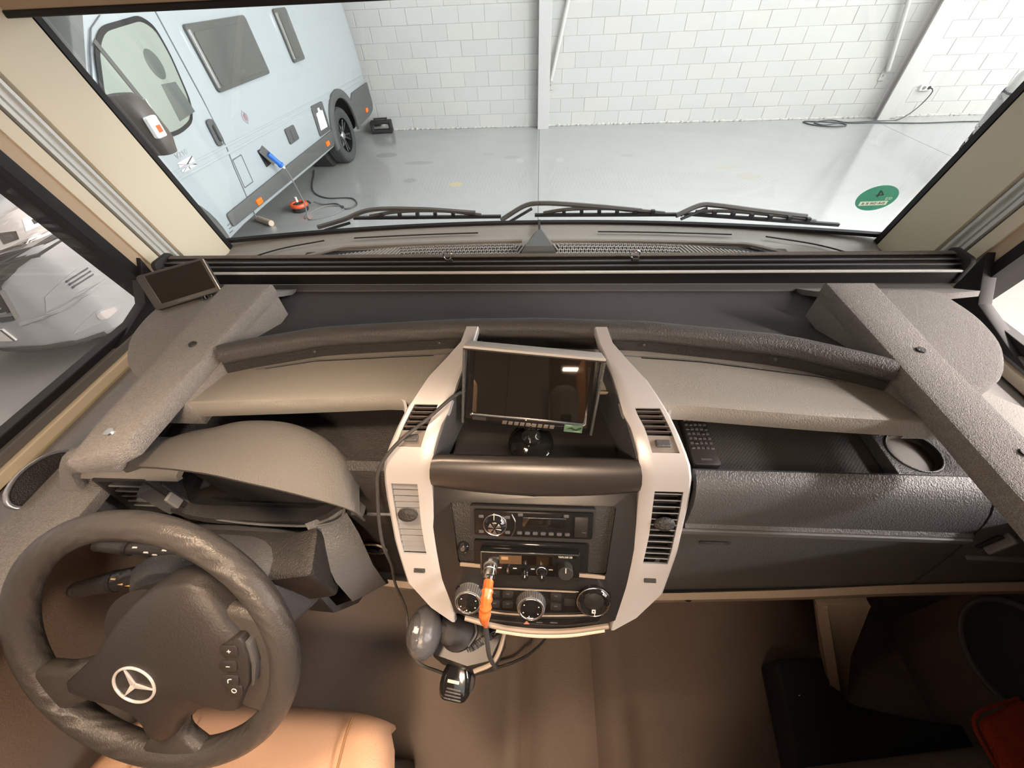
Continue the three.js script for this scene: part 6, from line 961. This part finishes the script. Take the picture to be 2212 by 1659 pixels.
// ================================================================ seats and footwell
{
  const t = thing('driver_seat', 'tan leather driver seat behind the steering wheel', 'seat');
  const P = []; const zr = [[-0.02, 0.0], [-0.025, 0.05], [-0.015, 0.10], [0.01, 0.125], [0.06, 0.136], [0.15, 0.135], [0.3, 0.128], [0.45, 0.125], [0.53, 0.11], [0.55, 0.06]];
  for (const [z, h] of zr) { const row = []; for (let c = 0; c <= 24; c++) { const f = c / 24 * 2 - 1, e = Math.abs(f), w = 0.262 - 0.035 * Math.max(0, (0.06 - z) / 0.08) ** 2; const x = -0.498 + Math.sign(f) * w * Math.min(1, e * 1.06) ** 0.9; const y = 0.915 + h - (e > 0.94 ? 0.5 * (e - 0.94) / 0.06 * h : 0.012 * e ** 2) + (e > 0.62 && e < 0.94 ? 0.012 * Math.sin((e - 0.62) / 0.32 * Math.PI) : 0); row.push([x, y, z + 0.018 * e ** 4]); } P.push(row); }
  mesh('cushion', sheet(P, 0.06), M.tanLeather, t, { crease: 1.4 });
  const line = (pts) => mesh('seam', tube(pts, 0.0016, 24, 5), mat('seamTan', lin(0.36, 0.18, 0.07), 0.6), t);
  line([[-0.33, 1.02, -0.012], [-0.325, 1.045, 0.012], [-0.322, 1.053, 0.06], [-0.32, 1.052, 0.3]]); line([[-0.67, 1.02, -0.012], [-0.672, 1.045, 0.012], [-0.675, 1.053, 0.06], [-0.675, 1.052, 0.3]]); line([[-0.60, 1.05, 0.012], [-0.58, 1.054, 0.06], [-0.55, 1.052, 0.3]]);
  mesh('seat_base', span(-0.72, -0.28, CABF, 0.92, 0.05, 0.5, 0.02), M.dashDark, t); mesh('backrest', box(0.5, 0.75, 0.14, -0.498, 1.4, 0.60, 0.06), M.tanLeather, t);
  settle(t);
  const p = thing('passenger_seat', 'dark grey cloth passenger seat edge at the bottom of the footwell', 'seat');
  mesh('cushion', plate(frame([0, 0, 0], [1, 0, 0], [0, 0, -1]), roundPoly([[0.50, -0.55], [0.90, -0.55], [0.90, 0.04], [0.82, 0.028], [0.50, -0.016]], 0.03), 0.86, 0.98, 0.03), M.carpetDark, p, { crease: 0.9 });
  mesh('seat_base', span(0.56, 0.88, 0.58, 0.87, 0.12, 0.5, 0.02), M.dashDark, p); mesh('backrest', box(0.56, 0.78, 0.13, 0.53, 1.36, 0.33, 0.06), M.carpetDark, p); mesh('headrest', box(0.26, 0.18, 0.1, 0.53, 1.83, 0.34, 0.04), M.carpetDark, p); settle(p);  // backrest and headrest unseen, added to keep lamp light off the footwell
  const r = thing('red_cushion', 'orange-red cloth cushion on the passenger seat', 'cushion');
  mesh('cover', plate(frame([0, 0, 0], [1, 0, 0], [0, 0, -1]), roundPoly([[0.808, 0.066], [0.91, 0.103], [0.915, -0.3], [0.82, -0.3], [0.80, 0.0]], 0.012), 0.982, 1.01, 0.012), M.redCloth, r, { crease: 0.9 }); mesh('piping', tube([[0.80, 0.99, 0.0], [0.806, 0.99, -0.066], [0.91, 0.99, -0.104]], 0.003, 24, 6), M.redCloth, r); settle(r);
  // seat behind the camera, seen only in the monitor's mirror image
  const b = thing('lounge_chair', 'beige cloth chair mirrored in the large monitor screen', 'chair');
  mesh('cushion', box(0.42, 0.16, 0.42, -0.02, 0.99, 1.0, 0.05), M.beigeCloth, b); mesh('backrest', box(0.44, 0.85, 0.14, -0.15, 1.60, 1.0, 0.05), M.beigeCloth, b); mesh('side_bolster', box(0.14, 0.62, 0.2, 0.15, 1.50, 0.98, 0.06), M.beigeCloth, b); mesh('base', span(-0.2, 0.2, CABF, 0.92, 0.82, 1.18), M.wood, b); mesh('back_seam', rod([-0.16, 1.25, 0.928], [-0.13, 2.0, 0.928], 0.003, 6), M.wood, b); settle(b);
  const bu = thing('belt_buckle', 'black seat belt buckle mirrored in the monitor screen', 'buckle'); mesh('buckle_body', box(0.05, 0.10, 0.03, 0.15, 1.60, 0.866, 0.01), M.blackMatte, bu); mesh('release', box(0.03, 0.02, 0.006, 0.15, 1.56, 0.85, 0.002), M.redCloth, bu); settle(bu);
  const cu = thing('living_cupboard', 'brown wooden cupboard mirrored behind the chair', 'cupboard'); mesh('carcass', span(0.3, 1.0, CABF, 2.1, 1.3, 1.8, 0.01), M.wood, cu); mesh('door', span(0.32, 0.98, 1.3, 2.0, 1.285, 1.3, 0.004), M.beigeTrim, cu); settle(cu);
  // footwell
  const k = thing('footwell_box', 'flat black L-shaped box lying in the dark passenger footwell', 'box');
  mesh('lid', plate(frame([0, 0, 0], [1, 0, 0], [0, 0, -1]), roundPoly([[0.60, -0.06], [0.70, -0.03], [1.05, 0.035], [1.04, 0.076], [0.93, 0.082], [0.785, 0.103], [0.77, 0.131], [0.768, 0.198], [0.634, 0.188]], 0.018), 0.61, 0.70, 0.006), M.blackMatte, k); mesh('stud', new THREE.SphereGeometry(0.004, 10, 8).translate(0.665, 0.702, -0.115), M.chrome, k); settle(k);
  const st = thing('dash_strut', 'brown upright strut between glovebox and footwell floor', 'strut');
  mesh('plate', skin([[[0.585, 1.04, -0.255], [0.69, 1.04, -0.255], [0.69, 1.04, -0.235], [0.585, 1.04, -0.235]], [[0.70, 0.80, -0.20], [0.765, 0.80, -0.20], [0.765, 0.80, -0.185], [0.70, 0.80, -0.185]], [[0.80, 0.60, -0.13], [0.835, 0.60, -0.13], [0.835, 0.60, -0.115], [0.80, 0.60, -0.115]]]), M.beigeTrim, st, { crease: 0.3 }); mesh('rib', bar([0.60, 1.03, -0.236], [0.80, 0.62, -0.112], 0.008, 0.02), M.beigeTrim, st); settle(st);
  const sp = thing('door_speaker', 'round dark door speaker with a bright rim in the passenger footwell', 'speaker');
  const F = frame([0.925, 1.03, -0.16], [0, 0, -1], [0, 1, 0]); const Fi = frame([0.925, 1.03, -0.16], [0, 0, 1], [0, 1, 0]); void F;
  mesh('speaker_rim', ringOn(Fi, 0, 0, 0.10, 0.006, 0.004), M.knobGrey, sp); mesh('bright_arc', new THREE.TorusGeometry(0.085, 0.0022, 8, 20, 0.7).rotateZ(1.2).translate(0, 0, 0.01).applyMatrix4(Fi.m), M.chrome, sp); mesh('speaker_cone', turned(Fi, 0, 0, [[0, 0.0], [0.03, 0.002], [0.08, 0.006], [0.1, 0.004]], 36), M.blackMatte, sp); settle(sp);
}
renderer.render(scene, camera);
